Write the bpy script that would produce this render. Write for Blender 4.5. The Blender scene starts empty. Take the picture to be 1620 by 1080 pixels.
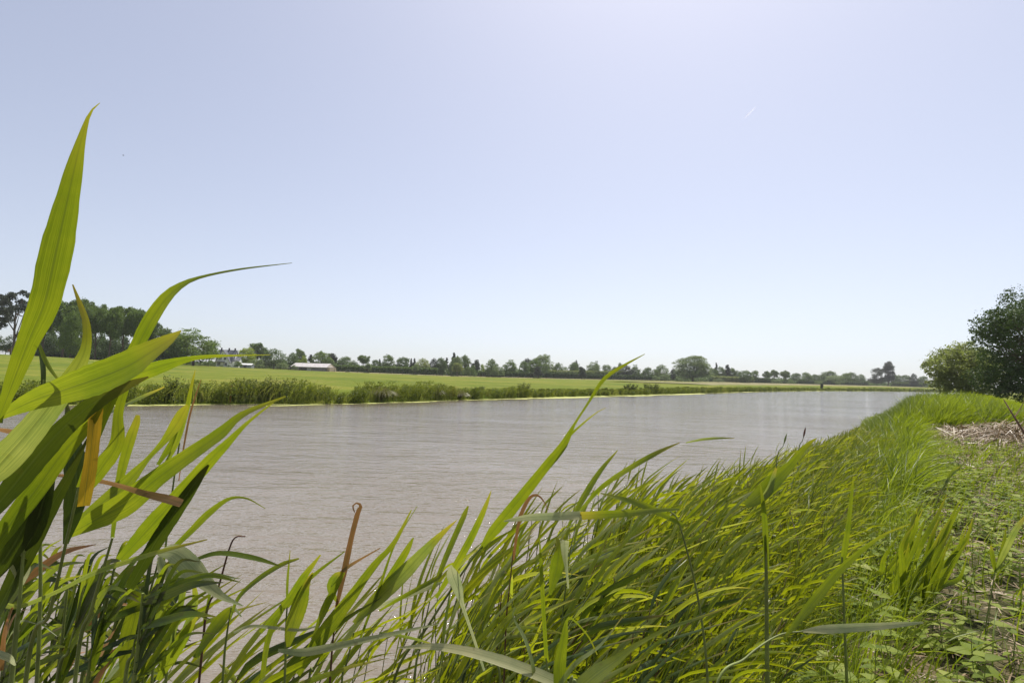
import bpy, math, random
import numpy as np
from mathutils import Vector, Matrix

random.seed(7)
RNG = np.random.default_rng(7)
S = bpy.context.scene
COL = S.collection

# ------------------------------------------------------------------ camera
CAM = np.array([0.0, 0.0, 2.4])
F = 810.0                                   # focal length in pixels of a 1620 px wide frame
PITCH, ROLL = math.radians(3.64), math.atan(0.031)
_f = np.array([0, math.cos(PITCH), math.sin(PITCH)])
_r0 = np.array([1.0, 0, 0]); _u0 = np.array([0, -math.sin(PITCH), math.cos(PITCH)])
_r = math.cos(ROLL) * _r0 + math.sin(ROLL) * _u0
_u = math.cos(ROLL) * _u0 - math.sin(ROLL) * _r0
cd = bpy.data.cameras.new("camera"); cam = bpy.data.objects.new("camera", cd); COL.objects.link(cam)
cd.sensor_fit = 'HORIZONTAL'; cd.sensor_width = 36; cd.lens = 36 * F / 1620
cd.clip_start = 0.05; cd.clip_end = 80000
M = Matrix(((_r[0], _u[0], -_f[0], CAM[0]), (_r[1], _u[1], -_f[1], CAM[1]), (_r[2], _u[2], -_f[2], CAM[2]), (0, 0, 0, 1)))
cam.matrix_world = M
S.camera = cam

# ------------------------------------------------------------------ light
SUN_AZ, SUN_EL = math.radians(22), math.radians(66)      # azimuth from +Y towards +X
w = bpy.data.worlds.new("World"); S.world = w; w.use_nodes = True
nt = w.node_tree; nt.nodes.clear()
out = nt.nodes.new('ShaderNodeOutputWorld'); bg = nt.nodes.new('ShaderNodeBackground')
sky = nt.nodes.new('ShaderNodeTexSky'); sky.sky_type = 'NISHITA'; sky.sun_disc = False
sky.sun_elevation = SUN_EL; sky.sun_rotation = SUN_AZ
sky.air_density = 1.0; sky.dust_density = 1.5; sky.ozone_density = 1.6; sky.altitude = 0
hsv = nt.nodes.new('ShaderNodeHueSaturation'); hsv.inputs['Saturation'].default_value = 0.66
hsv.inputs['Hue'].default_value = 0.503
gam = nt.nodes.new('ShaderNodeGamma'); gam.inputs['Gamma'].default_value = 1.0
wtc = nt.nodes.new('ShaderNodeTexCoord'); wmp = nt.nodes.new('ShaderNodeMapping')
wmp.inputs['Location'].default_value = (0, 0, 0.055); wmp.inputs['Scale'].default_value = (1, 1, 0.9)
nt.links.new(wtc.outputs['Generated'], wmp.inputs[0]); nt.links.new(wmp.outputs[0], sky.inputs[0])
nt.links.new(sky.outputs[0], gam.inputs[0]); nt.links.new(gam.outputs[0], hsv.inputs['Color'])
wb = nt.nodes.new('ShaderNodeMix'); wb.data_type = 'RGBA'; wb.blend_type = 'MULTIPLY'; wb.inputs[0].default_value = 1.0
wb.inputs[7].default_value = (1.025, 0.974, 0.962, 1)          # white balance of the photograph
nt.links.new(hsv.outputs[0], wb.inputs[6]); nt.links.new(wb.outputs[2], bg.inputs['Color']); nt.links.new(bg.outputs[0], out.inputs[0])
bg.inputs['Strength'].default_value = 0.15
sl = bpy.data.lights.new("sun", 'SUN'); so = bpy.data.objects.new("sun", sl); COL.objects.link(so)
sl.energy = 5.0; sl.angle = math.radians(0.53); sl.color = (1.0, 0.95, 0.87)
sd = Vector((math.sin(SUN_AZ) * math.cos(SUN_EL), math.cos(SUN_AZ) * math.cos(SUN_EL), math.sin(SUN_EL)))
so.rotation_euler = sd.to_track_quat('Z', 'Y').to_euler(); so.location = (0, 0, 60)
S.view_settings.view_transform = 'Standard'; S.view_settings.look = 'None'
S.view_settings.exposure = 0.13; S.view_settings.gamma = 1.0; S.view_settings.use_curve_mapping = False
S.cycles.max_bounces = 8; S.cycles.transparent_max_bounces = 8; S.cycles.volume_bounces = 0
S.cycles.sample_clamp_indirect = 6.0
S.cycles.caustics_reflective = False; S.cycles.caustics_refractive = False

# ------------------------------------------------------------------ helpers
def hor(px): return 591.5 + 0.031 * (px - 810)
def P(px, py, d):
    return CAM + d * (_f + (px - 810) / F * _r + (540 - py) / F * _u)
def tag(o, label=None, cat=None, group=None, kind=None):
    if label: o['label'] = label
    if cat: o['category'] = cat
    if group: o['group'] = group
    if kind: o['kind'] = kind
    return o
def empty(name, loc, label=None, cat=None, group=None):
    o = bpy.data.objects.new(name, None); COL.objects.link(o); o.location = tuple(loc)
    o.empty_display_size = 0.2
    return tag(o, label, cat, group)
def link(name, me, parent=None):
    o = bpy.data.objects.new(name, me); COL.objects.link(o)
    if parent: o.parent = parent
    return o

class MB:
    """collects vertices and faces, builds one mesh"""
    def __init__(s): s.v = []; s.q = []; s.t = []; s.uv = []; s.a = []; s.n = 0
    def add(s, v, q=None, t=None, uv=None, a=None):
        v = np.asarray(v, float).reshape(-1, 3)
        s.v.append(v)
        if q is not None and len(q): s.q.append(np.asarray(q, int).reshape(-1, 4) + s.n)
        if t is not None and len(t): s.t.append(np.asarray(t, int).reshape(-1, 3) + s.n)
        s.uv.append(np.zeros((len(v), 2)) if uv is None else np.asarray(uv, float).reshape(-1, 2))
        s.a.append(np.full(len(v), 0.5) if a is None else np.broadcast_to(np.asarray(a, float), (len(v),)))
        s.n += len(v)
    def mesh(s, name, mat, smooth=True):
        V = np.concatenate(s.v); UV = np.concatenate(s.uv); A = np.concatenate(s.a)
        q = np.concatenate(s.q) if s.q else np.zeros((0, 4), int)
        t = np.concatenate(s.t) if s.t else np.zeros((0, 3), int)
        me = bpy.data.meshes.new(name)
        me.vertices.add(len(V)); me.vertices.foreach_set('co', V.astype(np.float32).ravel())
        L = np.concatenate([q.ravel(), t.ravel()]).astype(np.int32)
        me.loops.add(len(L)); me.loops.foreach_set('vertex_index', L)
        me.polygons.add(len(q) + len(t))
        st = np.concatenate([np.arange(len(q)) * 4, len(q) * 4 + np.arange(len(t)) * 3]).astype(np.int32)
        me.polygons.foreach_set('loop_start', st)
        u = me.uv_layers.new(name='UVMap'); u.data.foreach_set('uv', UV[L].astype(np.float32).ravel())
        at = me.attributes.new('tint', 'FLOAT', 'POINT'); at.data.foreach_set('value', A.astype(np.float32))
        me.update(calc_edges=True)
        me.polygons.foreach_set('use_smooth', np.full(len(q) + len(t), smooth))
        me.materials.append(mat)
        return me
    def obj(s, name, mat, parent=None, smooth=True):
        return link(name, s.mesh(name, mat, smooth), parent)

def nrm(a): return a / np.maximum(np.linalg.norm(a, axis=-1, keepdims=True), 1e-9)

def ribbons(mb, C, W, Sd, fold=0.25, tint=0.5, flat=False):
    """C (n,k,3) centre lines, W (n,k) widths, Sd (n,k,3) side directions"""
    n, k, _ = C.shape
    T = np.gradient(C, axis=1)
    T = nrm(T); Sd = nrm(Sd - T * np.sum(Sd * T, -1, keepdims=True)); N = np.cross(T, Sd)
    tint = np.broadcast_to(np.asarray(tint, float), (n,))
    w2 = (W / 2)[..., None]
    if flat:
        V = np.stack([C - Sd * w2, C + Sd * w2], 2); m = 2
    else:
        V = np.stack([C - Sd * w2 * 0.97 + N * w2 * fold, C, C + Sd * w2 * 0.97 + N * w2 * fold], 2); m = 3
    base = (np.arange(n) * k * m)[:, None, None] + (np.arange(k - 1) * m)[None, :, None] + np.arange(m - 1)[None, None, :]
    q = np.stack([base, base + 1, base + m + 1, base + m], -1)
    uu = np.linspace(0, 1, m)[None, None, :] * np.ones((n, k, 1)); vv = np.linspace(0, 1, k)[None, :, None] * np.ones((n, 1, m))
    mb.add(V, q=q, uv=np.stack([uu, vv], -1), a=np.repeat(tint, k * m))

def catmull(pts, n):
    pts = np.asarray(pts, float)
    if len(pts) == 2:
        return pts[0] + (pts[1] - pts[0]) * np.linspace(0, 1, n)[:, None]
    seg = np.linalg.norm(np.diff(pts[:, :2], axis=0), axis=1); cum = np.concatenate([[0], np.cumsum(seg)]); cum = cum / cum[-1]
    ext = np.vstack([2 * pts[0] - pts[1], pts, 2 * pts[-1] - pts[-2]])
    o = []
    for t in np.linspace(0, 1, n):
        i = min(len(pts) - 2, max(0, int(np.searchsorted(cum, t, side='right') - 1)))
        x = (t - cum[i]) / max(cum[i + 1] - cum[i], 1e-9)
        a, b, c, d = ext[i], ext[i + 1], ext[i + 2], ext[i + 3]
        o.append(0.5 * (2 * b + (c - a) * x + (2 * a - 5 * b + 4 * c - d) * x * x + (3 * b - a - 3 * c + d) * x ** 3))
    return np.array(o)

def tube(mb, pts, rad, sides=6, a=0.5):
    pts = np.asarray(pts, float); k = len(pts); rad = np.broadcast_to(np.asarray(rad, float), (k,))
    T = nrm(np.gradient(pts, axis=0))
    ref = np.array([0.31, 0.95, 0.05]) if abs(T[0, 2]) > 0.7 else np.array([0, 0, 1.0])
    A = nrm(np.cross(T, ref)); B = np.cross(T, A)
    th = np.linspace(0, 2 * math.pi, sides, endpoint=False)
    V = pts[:, None] + rad[:, None, None] * (A[:, None] * np.cos(th)[None, :, None] + B[:, None] * np.sin(th)[None, :, None])
    i = np.arange(k - 1)[:, None] * sides; j = np.arange(sides)[None]; j2 = (j + 1) % sides
    q = np.stack([i + j, i + j2, i + sides + j2, i + sides + j], -1)
    uv = np.stack(np.broadcast_arrays(j / sides, np.linspace(0, 1, k)[:, None]), -1)
    mb.add(V, q=q, uv=uv, a=a)
    mb.add(V[-1], q=None, t=[(0, x, x + 1) for x in range(1, sides - 1)], a=a)

def box(mb, x0, x1, y0, y1, z0, z1, a=0.5):
    v = [(x, y, z) for z in (z0, z1) for x, y in ((x0, y0), (x1, y0), (x1, y1), (x0, y1))]
    mb.add(v, q=[(3, 2, 1, 0), (4, 5, 6, 7), (0, 1, 5, 4), (1, 2, 6, 5), (2, 3, 7, 6), (3, 0, 4, 7)], a=a)

# ------------------------------------------------------------------ materials
def mat(name): 
    m = bpy.data.materials.new(name); m.use_nodes = True; m.node_tree.nodes.clear()
    n = m.node_tree; o = n.nodes.new('ShaderNodeOutputMaterial'); return m, n, o
def node(n, t, **kw):
    x = n.nodes.new(t)
    for k, v in kw.items():
        if k in x.inputs.keys(): x.inputs[k].default_value = v
        else: setattr(x, k, v)
    return x
def ramp(n, fac, stops):
    r = n.nodes.new('ShaderNodeValToRGB'); e = r.color_ramp.elements
    while len(e) < len(stops): e.new(0.5)
    for i, (p, c) in enumerate(stops):
        e[i].position = p; e[i].color = (*c, 1) if len(c) == 3 else c
    n.links.new(fac, r.inputs[0]); return r.outputs[0]
def noise(n, vec, scale, detail=4, rough=0.55):
    x = node(n, 'ShaderNodeTexNoise'); x.inputs['Scale'].default_value = scale
    x.inputs['Detail'].default_value = detail; x.inputs['Roughness'].default_value = rough
    if vec is not None: n.links.new(vec, x.inputs['Vector'])
    return x.outputs['Fac']
def mixc(n, fac, a, b, mode='MIX'):
    m = n.nodes.new('ShaderNodeMix'); m.data_type = 'RGBA'; m.blend_type = mode
    for sock, v in ((m.inputs[0], fac), (m.inputs[6], a), (m.inputs[7], b)):
        if isinstance(v, bpy.types.NodeSocket): n.links.new(v, sock)
        elif isinstance(v, (int, float)): sock.default_value = v
        else: sock.default_value = (*v, 1)
    return m.outputs[2]
def math_(n, op, a, b=None):
    m = n.nodes.new('ShaderNodeMath'); m.operation = op
    for i, v in enumerate((a, b)):
        if v is None: continue
        if isinstance(v, bpy.types.NodeSocket): n.links.new(v, m.inputs[i])
        else: m.inputs[i].default_value = v
    return m.outputs[0]

def leaf_material(name, stops, trans, tw=0.5, gloss=0.35, rough=0.42, veins=True, scale=3.0, tip=None, objrand=False, trans_gain=1.0):
    """stops: colour ramp over tint/noise for the reflected colour; trans: colour the light takes on passing through"""
    m, n, o = mat(name)
    at = node(n, 'ShaderNodeAttribute', attribute_name='tint')
    uv = n.nodes.new('ShaderNodeUVMap'); tc = n.nodes.new('ShaderNodeTexCoord')
    nz = noise(n, tc.outputs['Object'], scale, 3)
    f = math_(n, 'ADD', math_(n, 'MULTIPLY', at.outputs['Fac'], 0.7), math_(n, 'MULTIPLY', nz, 0.3))
    if objrand:
        oi = n.nodes.new('ShaderNodeObjectInfo')
        f = math_(n, 'ADD', math_(n, 'MULTIPLY', f, 0.75), math_(n, 'MULTIPLY', oi.outputs['Random'], 0.25))
    c = ramp(n, f, stops)
    tcol = mixc(n, 0.45, trans, c)
    if veins:
        mp = n.nodes.new('ShaderNodeMapping'); mp.inputs['Scale'].default_value = (34, 1.3, 1)
        n.links.new(uv.outputs[0], mp.inputs[0])
        vz = noise(n, mp.outputs[0], 1.0, 2)
        k = ramp(n, vz, [(0.3, (0.6, 0.64, 0.6)), (0.7, (1.18, 1.12, 1.05))])
        bl = ramp(n, noise(n, tc.outputs['Object'], 9, 4, 0.65), [(0.35, (0.72, 0.8, 0.7)), (0.65, (1.12, 1.06, 1.0))]); k = mixc(n, 1.0, k, bl, 'MULTIPLY')
        c = mixc(n, 1.0, c, k, 'MULTIPLY'); tcol = mixc(n, 1.0, tcol, k, 'MULTIPLY')
        sx = n.nodes.new('ShaderNodeSeparateXYZ'); n.links.new(uv.outputs[0], sx.inputs[0])
        mid = math_(n, 'LESS_THAN', math_(n, 'ABSOLUTE', math_(n, 'SUBTRACT', sx.outputs[0], 0.5)), 0.035)
        c = mixc(n, math_(n, 'MULTIPLY', mid, 0.35), c, (0.16, 0.2, 0.06))
        tcol = mixc(n, math_(n, 'MULTIPLY', mid, 0.45), tcol, (0.05, 0.08, 0.01))
        sp = noise(n, tc.outputs['Object'], 38, 2)
        spf = ramp(n, sp, [(0.66, (0, 0, 0)), (0.71, (1, 1, 1))])
        c = mixc(n, math_(n, 'MULTIPLY', spf, 0.6), c, (0.09, 0.055, 0.02))
        if tip:
            tf = ramp(n, sx.outputs[1], [(0.72, (0, 0, 0)), (1.0, (1, 1, 1))])
            tf2 = math_(n, 'MULTIPLY', tf, ramp(n, at.outputs['Fac'], [(0.35, (0.1, 0.1, 0.1)), (0.95, (1, 1, 1))]))
            c = mixc(n, tf2, c, tip); tcol = mixc(n, tf2, tcol, tip)
    p = node(n, 'ShaderNodeBsdfPrincipled'); p.inputs['Roughness'].default_value = rough
    p.inputs['Specular IOR Level'].default_value = gloss
    n.links.new(c, p.inputs['Base Color'])
    t = n.nodes.new('ShaderNodeBsdfTranslucent'); n.links.new(tcol, t.inputs['Color'])
    mx = n.nodes.new('ShaderNodeMixShader'); mx.inputs[0].default_value = tw
    n.links.new(p.outputs[0], mx.inputs[1]); n.links.new(t.outputs[0], mx.inputs[2])
    n.links.new(mx.outputs[0], o.inputs[0])
    return m

def simple(name, col, rough=0.8, var=0.25, scale=4.0, spec=0.3, bump=0.0):
    m, n, o = mat(name); tc = n.nodes.new('ShaderNodeTexCoord')
    nz = noise(n, tc.outputs['Object'], scale, 5)
    lo = tuple(c * (1 - var) for c in col); hi = tuple(min(1, c * (1 + var)) for c in col)
    c = ramp(n, nz, [(0.3, lo), (0.7, hi)])
    p = node(n, 'ShaderNodeBsdfPrincipled'); p.inputs['Roughness'].default_value = rough
    p.inputs['Specular IOR Level'].default_value = spec; n.links.new(c, p.inputs['Base Color'])
    if bump:
        b = n.nodes.new('ShaderNodeBump'); b.inputs['Strength'].default_value = bump
        n.links.new(nz, b.inputs['Height']); n.links.new(b.outputs[0], p.inputs['Normal'])
    n.links.new(p.outputs[0], o.inputs[0]); return m

G = lambda *a: a
REED = leaf_material('reed_leaf', [(0.08, (0.035, 0.07, 0.01)), (0.4, (0.075, 0.13, 0.012)), (0.7, (0.13, 0.19, 0.016)), (0.8, (0.24, 0.3, 0.16)), (0.86, (0.16, 0.2, 0.02)), (1.0, (0.24, 0.25, 0.02))],
                     (0.47, 0.55, 0.015), tw=0.52, gloss=0.5, rough=0.4, tip=(0.45, 0.36, 0.03))
REED_DARK = leaf_material('reed_leaf_old_shaded', [(0.1, (0.015, 0.035, 0.008)), (0.9, (0.055, 0.09, 0.012))], (0.16, 0.22, 0.008), tw=0.34, gloss=0.5, rough=0.4, tip=(0.3, 0.2, 0.04))  # older leaves, with the shade among crowded reeds put into the darker colour
REED_PALE = leaf_material('reed_leaf_underside', [(0.1, (0.33, 0.35, 0.18)), (0.9, (0.48, 0.48, 0.27))], (0.5, 0.58, 0.3), tw=0.45, gloss=0.5, rough=0.45)
REED_YELLOW = leaf_material('reed_leaf_yellow', [(0.1, (0.5, 0.28, 0.02)), (0.9, (0.7, 0.46, 0.04))], (0.95, 0.55, 0.02), tw=0.5)
REED_DRY = leaf_material('reed_leaf_dry', [(0.1, (0.3, 0.14, 0.06)), (0.9, (0.45, 0.28, 0.14))], (0.5, 0.25, 0.08), tw=0.3, gloss=0.3)
REED_STRAW = leaf_material('reed_leaf_straw', [(0.1, (0.3, 0.24, 0.12)), (0.9, (0.5, 0.43, 0.25))], (0.5, 0.4, 0.2), tw=0.35, gloss=0.3)
STEM = simple('reed_stem', (0.16, 0.19, 0.05), 0.5, 0.4, 12)
STEM_RED = simple('reed_stem_red', (0.12, 0.055, 0.035), 0.5, 0.35, 12)
REED_BELT = leaf_material('reed_belt_leaf', [(0.08, (0.045, 0.085, 0.01)), (0.4, (0.13, 0.19, 0.012)), (0.7, (0.22, 0.28, 0.018)), (0.8, (0.3, 0.34, 0.19)), (0.86, (0.2, 0.24, 0.03)), (1.0, (0.32, 0.32, 0.05))],
                     (0.66, 0.7, 0.01), tw=0.58, gloss=0.5, rough=0.4, tip=(0.5, 0.4, 0.06))
MEADOW = leaf_material('bank_grass', [(0.1, (0.03, 0.06, 0.008)), (0.45, (0.11, 0.17, 0.012)), (0.8, (0.24, 0.29, 0.03)), (1.0, (0.36, 0.34, 0.12))],
                       (0.45, 0.55, 0.01), tw=0.5, gloss=0.35, veins=False, scale=0.6)
NETTLE = leaf_material('nettle_leaf', [(0.1, (0.06, 0.1, 0.015)), (0.5, (0.19, 0.25, 0.025)), (0.9, (0.4, 0.42, 0.12))],
                       (0.4, 0.5, 0.02), tw=0.42, gloss=0.22, rough=0.6, veins=False, scale=1.2)
STRAW = leaf_material('straw', [(0.1, (0.13, 0.085, 0.045)), (0.5, (0.25, 0.18, 0.1)), (1.0, (0.44, 0.35, 0.23))], (0.4, 0.3, 0.15), tw=0.1, veins=False)
BARK = simple('bark', (0.12, 0.09, 0.065), 0.9, 0.4, 6, bump=0.5)
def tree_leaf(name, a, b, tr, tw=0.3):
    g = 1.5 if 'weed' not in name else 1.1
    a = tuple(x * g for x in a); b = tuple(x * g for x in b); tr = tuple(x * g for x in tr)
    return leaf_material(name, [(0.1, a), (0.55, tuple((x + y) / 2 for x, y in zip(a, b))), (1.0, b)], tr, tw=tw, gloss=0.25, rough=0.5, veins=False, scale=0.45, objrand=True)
L_OAK = tree_leaf('oak_leaves', (0.04, 0.07, 0.018), (0.13, 0.18, 0.04), (0.18, 0.26, 0.02))
L_MID = tree_leaf('tree_leaves', (0.05, 0.08, 0.025), (0.14, 0.19, 0.06), (0.12, 0.18, 0.03))
L_PALE = tree_leaf('willow_leaves', (0.08, 0.11, 0.045), (0.17, 0.21, 0.09), (0.2, 0.27, 0.06))
L_LIME = tree_leaf('lime_leaves', (0.11, 0.16, 0.015), (0.24, 0.28, 0.03), (0.35, 0.42, 0.03))
L_GREY = tree_leaf('dark_needles', (0.035, 0.045, 0.03), (0.075, 0.09, 0.05), (0.05, 0.07, 0.03), 0.15)
L_WEED = tree_leaf('bank_weed_leaves', (0.04, 0.065, 0.012), (0.17, 0.21, 0.025), (0.32, 0.38, 0.02), 0.35)
L_BUSH = tree_leaf('bush_leaves', (0.07, 0.08, 0.03), (0.24, 0.25, 0.12), (0.3, 0.38, 0.05), 0.4)
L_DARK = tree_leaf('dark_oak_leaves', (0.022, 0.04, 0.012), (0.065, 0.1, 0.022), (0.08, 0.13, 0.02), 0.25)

# ------------------------------------------------------------------ terrain
NEAR = np.array([(-900, -900), (-60, -58), (-6, -4), (-2, 0.9), (1.2, 4.6), (3.2, 7.2), (6.5, 11.3), (15.0, 22.2), (24, 34.5), (36, 48), (80, 96), (180, 190), (300, 262), (900, 500), (4000, 1200)], float)
FAR = np.array([(-900, -800), (-140, -70), (-60, 3), (-36, 19), (-21, 29.7), (-11.4, 35.6), (-4.4, 45), (6.5, 59), (16.6, 70.7), (32, 90), (61, 126), (104, 172), (179, 234), (330, 320), (900, 590), (4000, 1400)], float)
FAR_D = FAR
def sdist(x, y, PL):
    x = np.asarray(x, float); y = np.asarray(y, float)
    best = np.full(x.shape, 1e18); sg = np.zeros(x.shape)
    for a, b in zip(PL[:-1], PL[1:]):
        d = b - a; L2 = d @ d
        t = np.clip(((x - a[0]) * d[0] + (y - a[1]) * d[1]) / L2, 0, 1)
        dx, dy = x - a[0] - t * d[0], y - a[1] - t * d[1]
        D = dx * dx + dy * dy; c = d[0] * (y - a[1]) - d[1] * (x - a[0])
        m = D < best - 1e-9
        best = np.where(m, D, best); sg = np.where(m, np.sign(c), sg)
    return np.sqrt(best) * sg          # positive = left of the line
def sm(a, b, x):
    t = np.clip((x - a) / (b - a), 0, 1); return t * t * (3 - 2 * t)
AZ = [-1.6, -1.0, -0.88, -0.56, -0.4, -0.11, 0.1, 0.36, 0.58, 0.73, 1.2]
ADD = [2.4, 2.4, 2.2, 1.0, 0.45, -0.1, 0.05, 0.55, 0.9, 1.2, 1.2]
ADI = [140, 140, 140, 200, 220, 230, 260, 300, 350, 400, 400]
def wob(x, y):
    return 0.5 * np.sin(x * 1.3 + 2 * np.sin(y * 0.7)) * np.cos(y * 1.1 + 1.7 * np.sin(x * 0.9)) + 0.3 * np.sin(x * 3.7 + y * 2.9) * np.cos(y * 4.3 - x * 1.9)
def ground(x, y):
    x = np.asarray(x, float); y = np.asarray(y, float)
    dn = -sdist(x, y, NEAR); df = sdist(x, y, FAR)
    dist = np.hypot(x, y)
    zn = np.where(dn < 0, np.maximum(dn * 0.35, -1.2), 0.86 * sm(-0.15, 1.9, dn) + 0.35 * sm(1.5, 6, dn) * sm(14, 30, dist) + 0.05 * wob(x, y) * sm(0, 1, dn))
    az = x / np.maximum(y, 1.0)
    az = np.where(y < 1, np.sign(x) * 1.5, az)
    add = np.interp(az, AZ, ADD) * sm(0, 1, (dist - 45) / (np.interp(az, AZ, ADI) - 45))
    zf = np.where(df < 0, np.maximum(df * 0.35, -1.2), 0.75 * sm(-0.2, 2.2, df) + add * sm(2, 12, df) + 0.03 * wob(x * .3, y * .3) * sm(1, 4, df))
    return np.where(df > -3.5, zf, np.where(dn > -3.5, zn, -1.2))
def gz(x, y): return float(ground(np.array([x]), np.array([y]))[0])

def build_terrain():
    nr, na = 420, 800
    rr = np.concatenate([[0.02], np.geomspace(0.15, 9000, nr - 1)]); aa = np.linspace(0, 2 * math.pi, na, endpoint=False)
    R, A = np.meshgrid(rr, aa, indexing='ij'); X = R * np.sin(A); Y = R * np.cos(A)
    Z = ground(X.ravel(), Y.ravel()).reshape(X.shape)
    i = np.arange(nr - 1)[:, None] * na; j = np.arange(na)[None]; j2 = (j + 1) % na
    q = np.stack([i + j, i + na + j, i + na + j2, i + j2], -1)
    df = sdist(X.ravel(), Y.ravel(), FAR)
    m, n, o = mat('ground')
    tc = n.nodes.new('ShaderNodeTexCoord'); at = node(n, 'ShaderNodeAttribute', attribute_name='tint')
    ob = tc.outputs['Object']
    n1 = noise(n, ob, 0.06, 6, 0.6); n2 = noise(n, ob, 0.7, 6, 0.65); n3 = noise(n, ob, 9, 5, 0.7)
    f = math_(n, 'ADD', math_(n, 'MULTIPLY', n1, 0.5), math_(n, 'ADD', math_(n, 'MULTIPLY', n2, 0.3), math_(n, 'MULTIPLY', n3, 0.2)))
    field = ramp(n, f, [(0.4, (0.075, 0.115, 0.012)), (0.5, (0.13, 0.16, 0.014)), (0.59, (0.2, 0.19, 0.04))])
    g1 = noise(n, ob, 2.2, 6, 0.7); g2 = noise(n, ob, 30, 5, 0.7)
    gg = math_(n, 'ADD', math_(n, 'MULTIPLY', g1, 0.6), math_(n, 'MULTIPLY', g2, 0.4))
    dirt = ramp(n, gg, [(0.35, (0.03, 0.03, 0.012)), (0.48, (0.075, 0.075, 0.03)), (0.58, (0.17, 0.13, 0.08)), (0.68, (0.28, 0.22, 0.15))])
    c = mixc(n, at.outputs['Fac'], dirt, field)
    p = node(n, 'ShaderNodeBsdfPrincipled'); p.inputs['Roughness'].default_value = 0.95; p.inputs['Specular IOR Level'].default_value = 0.1
    b = n.nodes.new('ShaderNodeBump'); b.inputs['Strength'].default_value = 0.6; b.inputs['Distance'].default_value = 0.08
    n.links.new(n3, b.inputs['Height']); n.links.new(b.outputs[0], p.inputs['Normal'])
    mp = n.nodes.new('ShaderNodeMapping'); mp.inputs['Rotation'].default_value = (0, 0, math.radians(-48)); mp.inputs['Scale'].default_value = (0.012, 0.28, 1)
    n.links.new(ob, mp.inputs[0]); sw = ramp(n, noise(n, mp.outputs[0], 1.0, 3, 0.6), [(0.4, (0.82, 0.88, 0.8)), (0.6, (1.15, 1.08, 1.05))])   # mowing swaths
    c = mixc(n, 1.0, c, sw, 'MULTIPLY')
    n.links.new(c, p.inputs['Base Color']); n.links.new(p.outputs[0], o.inputs[0])
    mb = MB(); mb.add(np.stack([X, Y, Z], -1), q=q, a=np.maximum(sm(-4, 0.8, df), 0.9 * sm(15, 19, np.hypot(X, Y).ravel()) * (df < -3)))
    tag(mb.obj('ground', m), kind='structure')
build_terrain()

def band(name, pts, width, m, kind='structure', label=None, cat=None, lift=0.004, seed=1, wvar=0.4, water=False):
    """irregular strip sheet following world points"""
    r = np.random.default_rng(seed); pts = np.array(pts, float)
    seg = np.linalg.norm(np.diff(pts, axis=0), axis=1); cum = np.concatenate([[0], np.cumsum(seg)])
    n = int(max(30, min(900, cum[-1] / 0.5))); t = np.linspace(0, cum[-1], n)
    C = np.stack([np.interp(t, cum, pts[:, 0]), np.interp(t, cum, pts[:, 1])], -1)
    T = nrm(np.gradient(C, axis=0)); Nn = np.stack([-T[:, 1], T[:, 0]], -1)
    return C, Nn, t, r

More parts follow.
